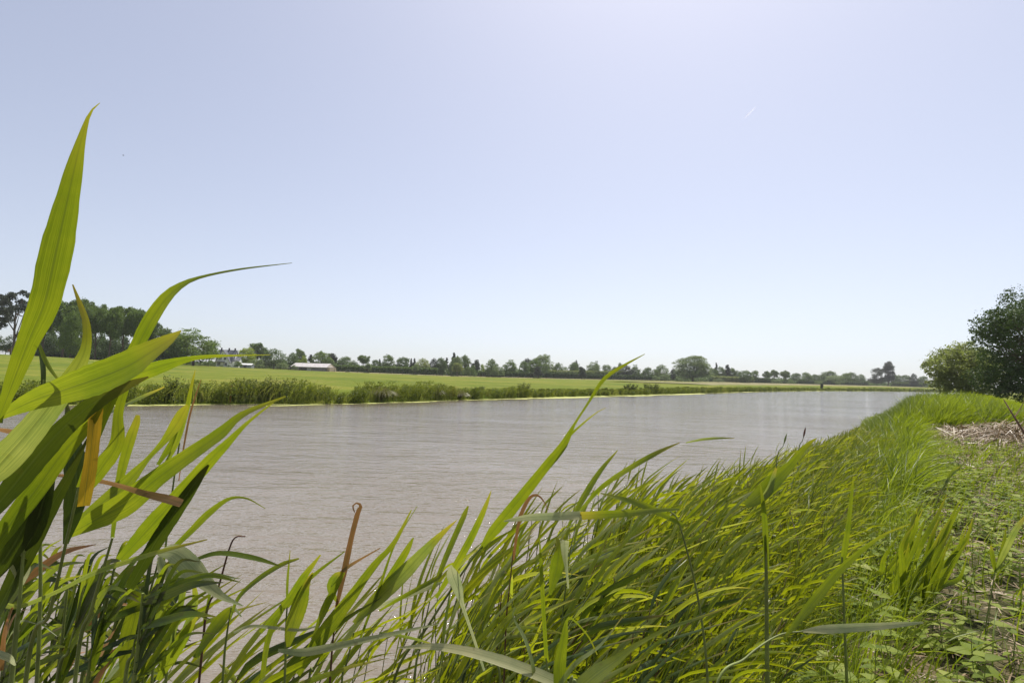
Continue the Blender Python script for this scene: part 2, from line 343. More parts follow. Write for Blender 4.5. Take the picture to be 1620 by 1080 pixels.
# water ------------------------------------------------------------------
def build_water():
    m, n, o = mat('river_water')
    tc = n.nodes.new('ShaderNodeTexCoord')
    def wv(scale, sx, sy, rot, det=3, rough=0.55):
        mp = n.nodes.new('ShaderNodeMapping'); mp.inputs['Scale'].default_value = (sx, sy, 1); mp.inputs['Rotation'].default_value = (0, 0, math.radians(rot))
        n.links.new(tc.outputs['Object'], mp.inputs[0]); return noise(n, mp.outputs[0], scale, det, rough)
    a = wv(1.25, 0.75, 2.1, 7, 3, 0.5); b = wv(5.0, 0.8, 1.5, -9, 3); c = wv(0.42, 0.6, 1.6, 14, 3); d = wv(17, 1.0, 1.2, 5, 2)
    h = math_(n, 'ADD', math_(n, 'MULTIPLY', a, 1.0), math_(n, 'ADD', math_(n, 'MULTIPLY', b, 0.5), math_(n, 'ADD', math_(n, 'MULTIPLY', c, 1.6), math_(n, 'MULTIPLY', d, 0.16))))
    bm = n.nodes.new('ShaderNodeBump'); bm.inputs['Strength'].default_value = 1.0; bm.inputs['Distance'].default_value = 0.095
    n.links.new(h, bm.inputs['Height'])
    at = node(n, 'ShaderNodeAttribute', attribute_name='tint')        # calmer water in the lee of the far bank, gust patches elsewhere
    lee = ramp(n, at.outputs['Fac'], [(0.74, (1, 1, 1)), (0.88, (0.2, 0.2, 0.2))])
    mg = n.nodes.new('ShaderNodeMapping'); mg.inputs['Scale'].default_value = (0.05, 0.16, 1); n.links.new(tc.outputs['Object'], mg.inputs[0])
    gust = ramp(n, noise(n, mg.outputs[0], 1.0, 4, 0.6), [(0.35, (0.55, 0.55, 0.55)), (0.62, (1, 1, 1))])
    n.links.new(math_(n, 'MULTIPLY', lee, gust), bm.inputs['Strength'])
    p = node(n, 'ShaderNodeBsdfPrincipled'); p.inputs['Roughness'].default_value = 0.055; p.inputs['IOR'].default_value = 1.5
    c2 = noise(n, tc.outputs['Object'], 0.12, 3)
    col = ramp(n, c2, [(0.3, (0.175, 0.145, 0.105)), (0.7, (0.235, 0.205, 0.165))])
    n.links.new(col, p.inputs['Base Color'])
    n.links.new(bm.outputs[0], p.inputs['Normal']); n.links.new(p.outputs[0], o.inputs[0])
    mb = MB()
    # sheet that follows the river, edges tucked under both banks
    ts = np.linspace(0, 1, 60)
    def along(PL, xs):
        return np.stack([xs, np.interp(xs, PL[:, 0], PL[:, 1])], -1)
    kn = np.array([(-200, -198), (-60, -60), (-8, -8), (-2, -2), (3, 1), (6, 5), (10, 10), (18, 21), (28, 33), (42, 46), (86, 90), (186, 184), (304, 256), (900, 488)], float)
    kf = np.array([(-230, -140), (-144, -66), (-64, 8), (-39, 24), (-24, 34), (-15, 39.5), (-8, 48), (3, 62.5), (13, 74), (29, 93), (58, 130), (100, 177), (176, 240), (896, 600)], float)
    v = []; av = []; TS = (0, 0.3, 0.6, 0.76, 0.83, 0.9, 0.95, 1)
    for A, B in zip(kn, kf):
        for t in TS:
            pnt = A + (B - A) * t; v.append((pnt[0], pnt[1], 0)); av.append(t)
    q = [(i * 8 + j, i * 8 + j + 1, i * 8 + j + 9, i * 8 + j + 8) for i in range(len(kn) - 1) for j in range(7)]
    q = [x[::-1] for x in q]
    mb.add(v, q=q, a=av); tag(mb.obj('river_water', m), kind='structure')
build_water()

def sheet(name, poly_pts, w0, w1, m, lift, seed, zfun, step=0.4, jitter=0.35, **kw):
    C, Nn, t, r = band(name, poly_pts, 0, m, seed=seed)
    k = np.convolve(r.normal(size=len(C) + 20), np.ones(7) / 7, 'same')[10:10 + len(C)] * 1.6
    k2 = np.convolve(r.normal(size=len(C) + 20), np.ones(3) / 3, 'same')[10:10 + len(C)]
    inner = C - Nn * (w0 * (1 + jitter * k + 0.2 * k2))[:, None].clip(0.03, None); outer = C + Nn * w1
    mbb = MB(); rows = []
    for s in np.linspace(0, 1, 5):
        p = inner + (outer - inner) * s
        rows.append(np.column_stack([p, zfun(p[:, 0], p[:, 1]) + (lift if lift < .1 or 0 < s < 1 else -.25)]))
    V = np.stack(rows, 1); nC = len(C)
    i = np.arange(nC - 1)[:, None] * 5; j = np.arange(4)[None]
    mbb.add(V, q=np.stack([i + j, i + 5 + j, i + 6 + j, i + j + 1], -1))
    return tag(mbb.obj(name, m, smooth=False), **kw)

duck = simple('duckweed', (0.42, 0.44, 0.13), 0.7, 0.3, 3.0)
sheet('duckweed', FAR[3:13], 0.75, 0.5, duck, 0.006, 3, lambda x, y: np.zeros_like(x), jitter=0.75,
      label='pale yellow-green duckweed scum floating along the far bank', cat='duckweed', kind='stuff')
def build_duck_patch():
    mb = MB(); r = np.random.default_rng(5)
    for (px, py, L, Wd) in [(560, 636, 4.0, .8), (460, 641, 2.5, .4), (900, 629, 6, .7), (960, 627, 5, .9), (1000, 626, 6, 1.0), (1080, 623.5, 8, 1.2)]:
        d = 2.4 * F / (py - hor(px)); c = P(px, py, d); n = 26; th = np.linspace(0, 2 * math.pi, n, endpoint=False)
        rad = 1 + 0.35 * np.convolve(r.normal(size=n), np.ones(3) / 3, 'same')
        dirv = np.array([0.68, 0.73]); nv = np.array([-0.73, 0.68])
        p = c[:2] + (np.cos(th) * L * rad)[:, None] * dirv + (np.sin(th) * Wd * rad)[:, None] * nv
        v = np.vstack([[c[0], c[1], 0.011], np.column_stack([p, np.full(n, 0.011)])])
        mb.add(v, t=[(0, 1 + k, 1 + (k + 1) % n) for k in range(n)])
    tag(mb.obj('duckweed_mat', duck), 'broad mats of duckweed lying on the water off the far bank', 'duckweed', kind='stuff')
build_duck_patch()

verge = simple('dry_verge', (0.26, 0.22, 0.12), 0.95, 0.35, 0.6)
pts = []
for px in range(500, 1460, 20):
    D = np.interp((px - 810) / F, AZ, ADI) - 6; c = P(px, hor(px), D); pts.append((c[0], c[1]))
sheet('dry_verge', pts, 3, 4, verge, 0.16, 8, ground, kind='structure')
pts = []
for px in range(1120, 1500, 20):
    D = np.interp(px, [1120, 1300, 1480], [150, 230, 300]); c = P(px, hor(px), D); pts.append((c[0], c[1]))
rough_g = simple('rough_grass', (0.2, 0.18, 0.08), 0.95, 0.4, 0.3)
sheet('rough_grassland', pts, 6, 40, rough_g, 0.2, 9, ground, kind='structure')
pts = []
for px in range(-80, 60, 10):
    c = P(px, hor(px), 150); pts.append((c[0], c[1]))
stub = simple('stubble', (0.36, 0.24, 0.12), 0.95, 0.3, 0.4)
sheet('stubble_field', pts, 12, 120, stub, 0.2, 10, ground, kind='structure')

# ------------------------------------------------------------------ trees
def leafcloud(mb, pts, size, r, nrmdir=None, up=0.0, tint=None, aspect=0.6):
    n = len(pts); d = nrm(r.normal(size=(n, 3))); 
    if nrmdir is not None: d = nrm(d * 0.9 + nrmdir * 0.8)
    a = nrm(np.cross(d, nrm(r.normal(size=(n, 3))))); b = np.cross(d, a)
    s = size * r.uniform(0.6, 1.3, n)[:, None]
    V = np.stack([pts - a * s, pts - b * s * aspect + d * s * .15, pts + a * s, pts + b * s * aspect + d * s * .15], 1)
    mb.add(V, q=np.arange(n * 4).reshape(n, 4), a=np.repeat(tint if tint is not None else r.uniform(0, 1, n), 4))

def lobed(r, lobes, n, flat=0.75, shell=0.5):
    """points over a set of lobes (centre, radius)"""
    L = np.array(lobes); w = L[:, 3] ** 2; idx = r.choice(len(L), n, p=w / w.sum())
    d = nrm(r.normal(size=(n, 3))); d[:, 2] = np.where(d[:, 2] < -0.55, -d[:, 2], d[:, 2])
    rad = L[idx, 3] * (shell + (1 - shell) * r.uniform(0, 1, n) ** 0.6) * (1 + 0.14 * r.normal(size=n))
    p = L[idx, :3] + d * rad[:, None] * np.array([1, 1, flat])
    lt = r.uniform(0, 1, len(L))
    return p, d, np.clip(lt[idx] * 0.6 + r.uniform(0, 0.4, n), 0, 1)

def make_tree(kind, seed, n, leaf, trunk=True, sub=3):
    """unit height; returns (trunk mesh, crown mesh)"""
    r = np.random.default_rng(seed); lobes = []
    if kind == 'round': c0, rx, rz, lo = 0.60, 0.40, 0.38, 0.22
    elif kind == 'low': c0, rx, rz, lo = 0.46, 0.46, 0.52, 0.04
    elif kind == 'oak': c0, rx, rz, lo = 0.64, 0.44, 0.33, 0.3
    elif kind == 'tall': c0, rx, rz, lo = 0.62, 0.24, 0.36, 0.2
    elif kind == 'shrub': c0, rx, rz, lo = 0.45, 0.55, 0.5, 0.0
    elif kind == 'oval': c0, rx, rz, lo = 0.52, 0.3, 0.46, 0.03
    elif kind == 'pine': c0, rx, rz, lo = 0.66, 0.36, 0.34, 0.3
    elif kind == 'cone': c0, rx, rz, lo = 0.5, 0.2, 0.5, 0.04
    m = {'round': 26, 'low': 40, 'oak': 30, 'tall': 22, 'shrub': 22, 'oval': 22, 'pine': 22, 'cone': 26}[kind]
    for i in range(m):
        d = nrm(r.normal(size=3)); q = r.uniform(0.45 if kind != 'low' else 0.62, 0.95) ** 0.7
        rad = r.uniform(0.13, 0.22) * (rx + rz)
        if kind == 'pine': rad *= 0.55
        if kind == 'cone':
            t = (i + 0.5) / m; z = lo + 0.05 + t * 0.9; rr = rx * (1 - t) ** 0.8 * 0.75
            a = r.uniform(0, 6.28); lobes.append((rr * math.cos(a), rr * math.sin(a), z, 0.05 + 0.11 * (1 - t))); continue
        x, y, z = d[0] * (rx - rad * .7) * q, d[1] * (rx - rad * .7) * q, c0 + d[2] * (rz - rad * .6) * q
        lobes.append((x, y, max(z, lo + rad * 0.6), rad))
    if kind in ('low', 'shrub', 'oval', 'round'):
        for i in range(12):
            a = i * 2.4; q = r.uniform(0.45, 0.8); rad = r.uniform(0.14, 0.2) * (rx + rz)
            zz = {'round': 0.36, 'low': 0.2, 'shrub': 0.16, 'oval': 0.18}[kind] + r.uniform(0, 0.12)
            lobes.append((rx * q * math.cos(a), rx * q * math.sin(a), zz, rad))
    # finer sub-lobes break the outline
    for (x, y, z, rad) in list(lobes):
        for _ in range(sub):
            d = nrm(r.normal(size=3)); d[2] = abs(d[2]) * 0.8 + 0.05
            lobes.append((x + d[0] * rad, y + d[1] * rad, min(z + d[2] * rad * 0.8, 1.0), rad * r.uniform(0.25, 0.42)))
    p, d, tt = lobed(r, lobes, n)
    top = np.percentile(p[:, 2], 99.7); p[:, 2] *= 1.0 / top
    keep = p[:, 2] > 0.0; p, d, tt = p[keep], d[keep], tt[keep]
    cb = MB(); leafcloud(cb, p, leaf, r, d, tint=tt)
    tb = MB(); rt = 0.022 if kind != 'shrub' else 0.012
    zt = np.linspace(-0.03, c0 + 0.12, 7); wob_ = np.cumsum(r.normal(0, 0.006, (7, 2)), axis=0)
    tp = np.column_stack([wob_[:, 0], wob_[:, 1], zt]); tube(tb, tp, np.linspace(rt * 1.25, rt * 0.4, 7), 7)
    for i in range(9):
        l = lobes[r.integers(0, m)]; s = tp[r.integers(2, 6)]
        e = np.array(l[:3]); mid = (s + e) / 2 + np.array([0, 0, -0.02]); tube(tb, catmull([s, mid, e], 6), np.linspace(rt * .5, rt * .12, 6), 5)
    return tb, cb

TREES = {}
def proto(kind, seed, leafm, n=6500, leaf=0.022, sub=3):
    key = (kind, seed, leafm.name, n)
    if key not in TREES:
        tb, cb = make_tree(kind, seed, n, leaf, sub=sub)
        TREES[key] = (tb.mesh('trunk', BARK), cb.mesh('crown', leafm, smooth=False))
    return TREES[key]
def place_tree(name, px, top, D, wpx, kind, leafm, label, cat='tree', group=None, seed=None, n=6500, leaf=0.022, rot=None, sub=3):
    r = random.Random(int(px * 7 + top)); seed = seed if seed is not None else r.randint(0, 5)
    c = P(px, hor(px), D); x, y = c[0], c[1]; z = gz(x, y)
    topz = P(px, top, D)[2]; H = max(topz - z, 0.8)
    W = wpx / F * D
    tm, cm = proto(kind, seed, leafm, n, leaf, sub)
    natural = {'round': 0.86, 'low': 1.0, 'oak': 0.96, 'tall': 0.56, 'shrub': 1.2, 'oval': 0.66, 'pine': 0.72, 'cone': 0.42}[kind]
    e = empty(name, (x, y, z), label, cat, group); e.rotation_euler = (0, 0, rot if rot is not None else r.uniform(0, 6.28))
    s = W / (natural * H)
    e.scale = (H * s, H * s, H)
    link('trunk', tm, e); link('crown', cm, e)
    return e

def D0(px): return float(np.interp((px - 810) / F, AZ, ADI))
PC = 'parkland trees behind the far field'
# (name, px, top, extra distance, width px, kind, leaf, label)
T = [
 ('tree', 305, 521, -40, 76, 'low', L_OAK, 'large dark green tree left of the white house'),
 ('tree', 330, 541, -5, 22, 'round', L_OAK, 'tree crown touching the left gable of the white house'),
 ('lime_tree', 390, 550, 6, 30, 'low', L_LIME, 'bright yellow-green tree just right of the white house'),
 ('tree', 406, 543, 16, 34, 'round', L_MID, 'tall dark round tree behind the yellow-green tree by the house'),
 ('shrub', 405, 568, -4, 28, 'shrub', L_PALE, 'pale grey-green shrub beside the small white shed'),
 ('tree', 433, 552, 0, 40, 'low', L_MID, 'broad rounded tree between the white house and the long barn'),
 ('shrub', 447, 574, -8, 22, 'shrub', L_PALE, 'low pale shrub in front of the broad rounded tree'),
 ('tree', 463, 558, 14, 24, 'low', L_MID, 'loose green tree left of and behind the long barn'),
 ('tree', 473, 552, 50, 20, 'round', L_OAK, 'distant dark tree poking up behind the long barn'),
 ('lime_tree', 479, 563, 20, 16, 'low', L_LIME, 'small yellow tree above the barn roof'),
 ('shrub', 466, 577, -7, 12, 'shrub', L_PALE, 'small pale shrub at the left end of the long barn'),
 ('conifer', 491, 561, 18, 12, 'cone', L_GREY, 'dark pointed conifer above the barn roof'),
 ('tree', 508, 556, 16, 34, 'low', L_OAK, 'big dark tree above the right gable of the barn'),
 ('tree', 525, 559, 30, 18, 'tall', L_GREY, 'spiky dark tree right of the barn'),
 ('willow_tree', 522, 567, -4, 22, 'round', L_MID, 'short-trunked tree just right of the barn gable'),
 ('tree', 545, 564, 20, 26, 'low', L_MID, 'low spreading tree above the left end of the tall hedge'),
 ('shrub', 550, 584, -8, 9, 'shrub', L_GREY, 'small round dark shrub in front of the tall hedge'),
 ('tree', 575, 562, 30, 21, 'oak', L_OAK, 'flat-topped open tree with sky showing below its crown'),
 ('tree', 560, 570, 25, 16, 'low', L_MID, 'low tree tucked left of the flat-topped open tree'),
 ('tree', 581, 575, -6, 13, 'round', L_PALE, 'small narrow tree with short trunk before the tall hedge'),
 ('tree', 594, 569, 26, 14, 'low', L_MID, 'small grey-green tree right of the flat-topped open tree'),
 ('conifer', 600, 568, 32, 7, 'cone', L_GREY, 'thin dark conifer among the trees above the tall hedge'),
 ('tree', 613, 561, 24, 22, 'low', L_OAK, 'domed dark tree standing highest above the tall hedge'),
 ('tree', 637, 565, 24, 26, 'low', L_MID, 'wide grey-green tree above the right part of the tall hedge'),
 ('conifer', 650, 567, 26, 6, 'cone', L_GREY, 'slim conifer, first of a close pair over the hedge'),
 ('conifer', 655, 567, 30, 7, 'cone', L_GREY, 'slim conifer, second of a close pair over the hedge'),
 ('tree', 657, 576, -6, 13, 'round', L_PALE, 'small trunked tree in front of the pair of slim conifers'),
 ('tree', 668, 567, 14, 26, 'low', L_BUSH, 'yellowish green domed tree right of the slim conifers'),
 ('tree', 686, 567, 18, 18, 'low', L_GREY, 'dark ragged tree left of the pointed spruce group'),
 ('tree', 698, 566, 16, 20, 'low', L_MID, 'grey-green tree in the ragged group near the spruce'),
 ('conifer', 706, 566, 22, 10, 'cone', L_GREY, 'broad dark conifer left of the tall pointed spruce'),
 ('conifer', 717, 558, 22, 12, 'cone', L_GREY, 'tall pointed spruce, highest tip of the middle treeline'),
 ('tree', 722, 564, 12, 24, 'low', L_PALE, 'pale domed tree right below the pointed spruce'),
 ('willow_tree', 724, 574, -8, 19, 'round', L_BUSH, 'light green ball-shaped tree with dark trunk by the meadow edge'),
 ('tree', 735, 562, 18, 22, 'low', L_OAK, 'dark domed tree right of the pointed spruce'),
 ('shrub', 745, 578, -3, 24, 'shrub', L_MID, 'spreading green bush beside the ball-shaped tree'),
 ('tree', 752, 569, 16, 18, 'round', L_GREY, 'grey-leaved tree right of the dark domed tree'),
 ('lime_tree', 763, 576, 30, 8, 'low', L_LIME, 'tiny yellow tree in a gap of the middle treeline'),
 ('tree', 777, 568, 10, 24, 'low', L_OAK, 'round dark tree standing behind the silvery shrub'),
 ('shrub', 788, 579, -8, 23, 'shrub', L_PALE, 'silvery green shrub on the meadow edge mid picture'),
 ('shrub', 773, 581, -7, 7, 'oval', L_PALE, 'thin pale sapling left of the silvery shrub'),
 ('tree', 806, 569, 4, 24, 'low', L_OAK, 'large egg-shaped dark tree right of the silvery shrub'),
 ('tree', 829, 571, 8, 20, 'low', L_MID, 'dense round tree left of the large pale-topped tree'),
 ('tree', 835, 567, 26, 14, 'low', L_GREY, 'dark tree showing above the dense round tree'),
 ('tree', 859, 561, 24, 36, 'low', L_PALE, 'large pale-topped tree dominating the middle treeline'),
 ('tree', 846, 568, 16, 22, 'low', L_OAK, 'darker tree at the left foot of the pale-topped tree'),
 ('tree', 862, 575, 4, 16, 'low', L_PALE, 'small light tree in front of the pale-topped tree'),
 ('shrub', 852, 579, -8, 17, 'oval', L_GREY, 'dark upright oval bush on the meadow edge'),
 ('tree', 884, 574, 12, 24, 'low', L_MID, 'low domed bluish tree right of the pale-topped tree'),
 ('tree', 908, 573, 14, 22, 'low', L_MID, 'grey domed tree left of the bare-looking oval bush'),
 ('tree', 911, 570, 30, 9, 'low', L_GREY, 'small knob of a tree rising behind the grey domed tree'),
 ('shrub', 921, 580, -12, 14, 'oval', L_GREY, 'purplish grey oval bush standing alone before the hedge'),
 ('tree', 938, 573, 12, 27, 'low', L_PALE, 'wide pale green tree right of the purplish oval bush'),
 ('tree', 944, 571, 20, 10, 'low', L_MID, 'upper lobe of trees behind the wide pale green tree'),
 ('tree', 960, 577, 12, 18, 'low', L_OAK, 'dark round tree left of the long slanting reed blade'),
 ('tree', 981, 574, 18, 14, 'low', L_MID, 'tall rounded tree crossed by the long reed blade'),
 ('tree', 972, 580, 14, 14, 'low', L_MID, 'small tree left of the crossed rounded tree'),
 ('tree', 990, 578, 6, 28, 'low', L_GREY, 'wide grey bush-like tree behind the reed blade tip'),
 ('tree', 1006, 577, 12, 18, 'low', L_MID, 'round tree right of the long reed blade'),
 ('tree', 1024, 581, 10, 18, 'low', L_MID, 'low tree between two taller ones left of the big willow'),
 ('tree', 1047, 577, 12, 24, 'low', L_OAK, 'dark domed tree nearest left of the big willow'),
 ('tree', 1036, 584, 8, 14, 'low', L_PALE, 'small pale tree left of the dark domed tree'),
 ('shrub', 1052, 591, -14, 20, 'shrub', L_PALE, 'pale green shrub at the left foot of the big willow'),
 ('shrub', 1038, 594, -14, 14, 'shrub', L_PALE, 'low grey shrub along the meadow left of the big willow'),
 ('tree', 1065, 583, 10, 10, 'low', L_GREY, 'small dark tree peeping out left of the big willow'),
 ('tree', 1127, 582, 14, 18, 'low', L_MID, 'green tree joined to the right flank of the big willow'),
 ('conifer', 1133, 574, 20, 7, 'cone', L_GREY, 'slim dark spire just right of the big willow'),
 ('tree', 1140, 580, 16, 16, 'low', L_MID, 'tree sloping down from the slim dark spire'),
 ('conifer', 1151, 577, 14, 15, 'cone', L_GREY, 'broad pointed dark tree right of the slim spire'),
 ('tree', 1158, 582, 16, 14, 'low', L_OAK, 'dark tree leaning on the broad pointed tree'),
 ('tree', 1166, 586, 12, 16, 'low', L_MID, 'low grey tree at the end of the spired group'),
 ('shrub', 1137, 599, -20, 20, 'shrub', L_PALE, 'bluish low shrub before the spired group'),
 ('tree', 1179, 586, -8, 22, 'low', L_MID, 'spreading trunkless tree right of the spired group'),
 ('tree', 1194, 586, 14, 15, 'low', L_OAK, 'tidy round tree standing clear above the right hedge'),
 ('tree', 1213, 587, 14, 16, 'oak', L_MID, 'open-crowned tree above the right hedge'),
 ('tree', 1225, 585, 16, 15, 'oak', L_MID, 'taller open-crowned tree beside the other above the hedge'),
 ('tree', 1242, 586, 14, 19, 'oak', L_OAK, 'wide umbrella-shaped tree above the right hedge'),
 ('shrub', 1228, 600, -30, 17, 'shrub', L_PALE, 'round pale shrub in the rough grass below the hedge'),
 ('tree', 1259, 590, 20, 18, 'low', L_MID, 'low tree right of the umbrella-shaped tree'),
 ('tree', 1276, 589, 20, 18, 'low', L_OAK, 'dark low dome in the far right treeline'),
 ('tree', 1290, 592, 30, 12, 'low', L_MID, 'faint small tree left of the broad tree clump'),
 ('tree', 1311, 587, 20, 31, 'low', L_MID, 'broad domed tree clump in the right treeline'),
 ('willow_tree', 1320, 594, -4, 30, 'low', L_PALE, 'pale rounded willow in front of the broad tree clump'),
 ('shrub', 1295, 602, -60, 13, 'shrub', L_PALE, 'round pale bush alone in the right meadow'),
 ('shrub', 1326, 604, -60, 9, 'shrub', L_PALE, 'smaller pale bush right of the round one in the meadow'),
 ('tree', 1338, 590, 20, 19, 'low', L_OAK, 'dark domed tree right of the pale willow'),
 ('tree', 1348, 589, 24, 15, 'low', L_MID, 'tree merging with the dark domed tree right of the willow'),
 ('tree', 1362, 592, 24, 18, 'low', L_MID, 'low tree left of the tall leaning willows'),
 ('tree', 1420, 593, 10, 16, 'low', L_MID, 'low grey tree right of the tall willow pair'),
 ('tree', 1434, 593, 10, 16, 'low', L_MID, 'grey dome tree second right of the tall willow pair'),
 ('tree', 1446, 591, -4, 14, 'low', L_GREY, 'dark upright tree where the river meets the bank'),
 ('tree', 1460, 595, 10, 18, 'low', L_MID, 'low tree partly hidden by the right bank bush'),
]
for (nm, px, top, ex, wpx, kind, lm, lab) in T:
    cat = 'shrub' if nm == 'shrub' else 'tree'
    place_tree(nm, px, top, D0(px) + ex, wpx * 1.06, kind, lm, lab, cat, 'trees and shrubs beyond the far field')
place_tree('willow_tree', 1096, 563, D0(1096) - 12, 64, 'low', L_PALE, 'big full willow reaching the ground beside the meadow', 'tree', n=26000, leaf=0.014, seed=11, sub=5)
place_tree('willow_tree', 1387, 582, D0(1387) - 14, 26, 'shrub', L_GREY, 'grey leaning willow, the shorter of the tall pair', 'tree', n=10000, leaf=0.018, seed=12)
place_tree('willow_tree', 1405, 572, D0(1405) - 12, 22, 'oval', L_GREY, 'tall grey willow, the higher of the pair at far right', 'tree', n=10000, leaf=0.018, seed=13)
# the wood on the left
WD = [(98, 474, 132, 62, 'wood tree with pale trunk, just right of the tall reed blade'), (66, 482, 140, 46, 'wood tree half behind the tallest reed blade'),
      (128, 474, 140, 50, 'wood tree behind the yellow-tipped reed leaf'), (150, 481, 132, 46, 'wood tree in the middle of the left wood'),
      (172, 487, 128, 44, 'dense wood tree right of the middle of the wood'), (192, 485, 136, 54, 'broad-crowned wood tree near the right part of the wood'),
      (216, 490, 132, 46, 'wood tree where the crowns start stepping down'), (232, 500, 150, 34, 'small dark crown at the right shoulder of the wood'),
      (110, 492, 122, 36, 'low front tree of the wood with brownish leaves'), (256, 520, 150, 44, 'lower wood tree above the tip of the broad reed leaf'),
      (280, 530, 152, 40, 'rounded tree between the wood and the large tree by the house')]
for i, (px, top, D, wpx, lab) in enumerate(WD):
    place_tree('oak_tree', px, top, D, wpx, 'oak' if i not in (8, 9, 10) else 'low', L_OAK, lab, 'tree', 'trees of the wood at left', seed=20 + i % 4, n=16000, leaf=0.017, sub=4)
place_tree('pine_tree', 20, 457, 138, 58, 'pine', L_GREY, 'tall airy pine with bare trunk at the far left', 'tree', n=8000, leaf=0.014, seed=31, sub=8)
place_tree('pine_tree', -12, 468, 144, 44, 'pine', L_GREY, 'second airy pine cut by the left edge of the picture', 'tree', n=8000, leaf=0.014, seed=32, sub=8)
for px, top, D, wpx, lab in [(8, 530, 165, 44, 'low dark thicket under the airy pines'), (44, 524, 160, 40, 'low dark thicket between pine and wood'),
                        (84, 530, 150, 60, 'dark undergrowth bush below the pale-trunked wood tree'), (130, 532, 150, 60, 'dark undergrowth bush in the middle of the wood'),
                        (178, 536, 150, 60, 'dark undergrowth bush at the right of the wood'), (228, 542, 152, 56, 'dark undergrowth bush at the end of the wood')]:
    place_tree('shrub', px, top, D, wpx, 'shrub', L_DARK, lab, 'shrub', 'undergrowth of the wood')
# shrubs in the house garden
for px, top, D, wpx, lab, lm in [(268, 570, 168, 26, 'low dark garden shrub left of the big tree foot', L_OAK), (296, 568, 165, 18, 'rounded garden shrub under the large dark tree', L_OAK),
                        (327, 571, 180, 12, 'ball-shaped clipped shrub left of the house', L_OAK), (316, 573, 182, 14, 'loose pale garden shrub', L_PALE),
                        (338, 572, 186, 9, 'flowering pale shrub at the left corner of the house', L_PALE), (350, 577, 186, 9, 'low white-flowered shrub before the house wall', L_PALE),
                        (376, 571, 188, 16, 'dark shrub at the right corner of the house', L_OAK), (362, 577, 188, 7, 'small shrub below the house windows', L_MID)]:
    place_tree('shrub', px, top, D, wpx, 'shrub', lm, lab, 'shrub', 'garden shrubs around the house')

# right bank bush and dark tree -----------------------------------------
def near_bush(name, lobes, n, leaf, m, label, cat, trunk_pts):
    r = np.random.default_rng(hash(name) % 100 if False else len(label)); L = []
    for (px, py, D, rp) in lobes:
        c = P(px, py, D); R = rp / F * D; L.append((*c, R))
        for _ in range(14):
            d = nrm(r.normal(size=3)); L.append((*(c + d * R * r.uniform(0.75, 1.05)), R * r.uniform(0.14, 0.3)))
    p, d, tt = lobed(r, L, n, 0.9, 0.35)
    keep = p[:, 2] > ground(p[:, 0], p[:, 1]) + 0.1; p, d, tt = p[keep], d[keep], tt[keep]
    bp = P(*trunk_pts[0]); b = np.array([bp[0], bp[1], gz(bp[0], bp[1])])
    e = empty(name, b, label, cat)
    cb = MB(); leafcloud(cb, p - b, leaf, r, d, tint=tt); cb.obj('crown', m, e, smooth=False)
    tb = MB(); ends = [P(*q) - b for q in trunk_pts[1:]]
    tk = trunk_pts[0][2] * 0.006
    tube(tb, catmull([(0, 0, -0.2), ends[0] * 0.5 + np.array([0.1, 0, 0]), ends[0]], 8), np.linspace(tk, tk * 0.4, 8), 8)
    for q in ends[1:]:
        s = ends[0] * r.uniform(0.25, 0.8); tube(tb, catmull([s, (s + q) / 2 + np.array([0, 0, 0.15]), q], 7), np.linspace(tk * .4, tk * .07, 7), 6)
    for l in L[::5]:
        s = ends[0] * r.uniform(0.3, 0.9); q = np.array(l[:3]) - b; tube(tb, catmull([s, (s + q) / 2, q], 5), np.linspace(tk * .2, tk * .04, 5), 5)
    tb.obj('trunk', BARK, e)
near_bush('bush', [(1500, 572, 44, 26), (1520, 562, 45, 24), (1480, 580, 43, 17), (1535, 578, 44, 28), (1550, 592, 44, 26), (1510, 595, 43, 22), (1550, 566, 46, 18), (1490, 592, 43, 14), (1567, 580, 45, 22), (1488, 606, 43, 16), (1510, 612, 43, 20), (1540, 614, 43, 22), (1568, 610, 44, 24)],
          24000, 0.085, L_BUSH, 'light green spreading bush on the right bank, beside the dark tree', 'bush',
          [(1530, 610, 44), (1530, 575, 44), (1490, 570, 44), (1510, 560, 45), (1550, 565, 45)])
near_bush('dark_tree', [(1603, 517, 38, 40), (1566, 516, 38, 24), (1582, 502, 38, 18), (1650, 500, 39, 56), (1575, 545, 38, 30), (1610, 560, 39, 46), (1660, 540, 39, 60), (1600, 590, 39, 30), (1560, 530, 38, 18), (1580, 580, 38, 26), (1645, 590, 38, 40), (1622, 490, 38, 18), (1580, 606, 38, 26), (1615, 612, 38, 28), (1550, 600, 39, 18), (1600, 622, 38, 22), (1640, 625, 38, 24)],
          30000, 0.085, L_DARK, 'tall dark leafy tree cut by the right edge of the picture', 'tree',
          [(1640, 612, 38), (1640, 520, 38), (1570, 510, 38), (1590, 480, 38), (1560, 545, 38), (1620, 470, 38)])

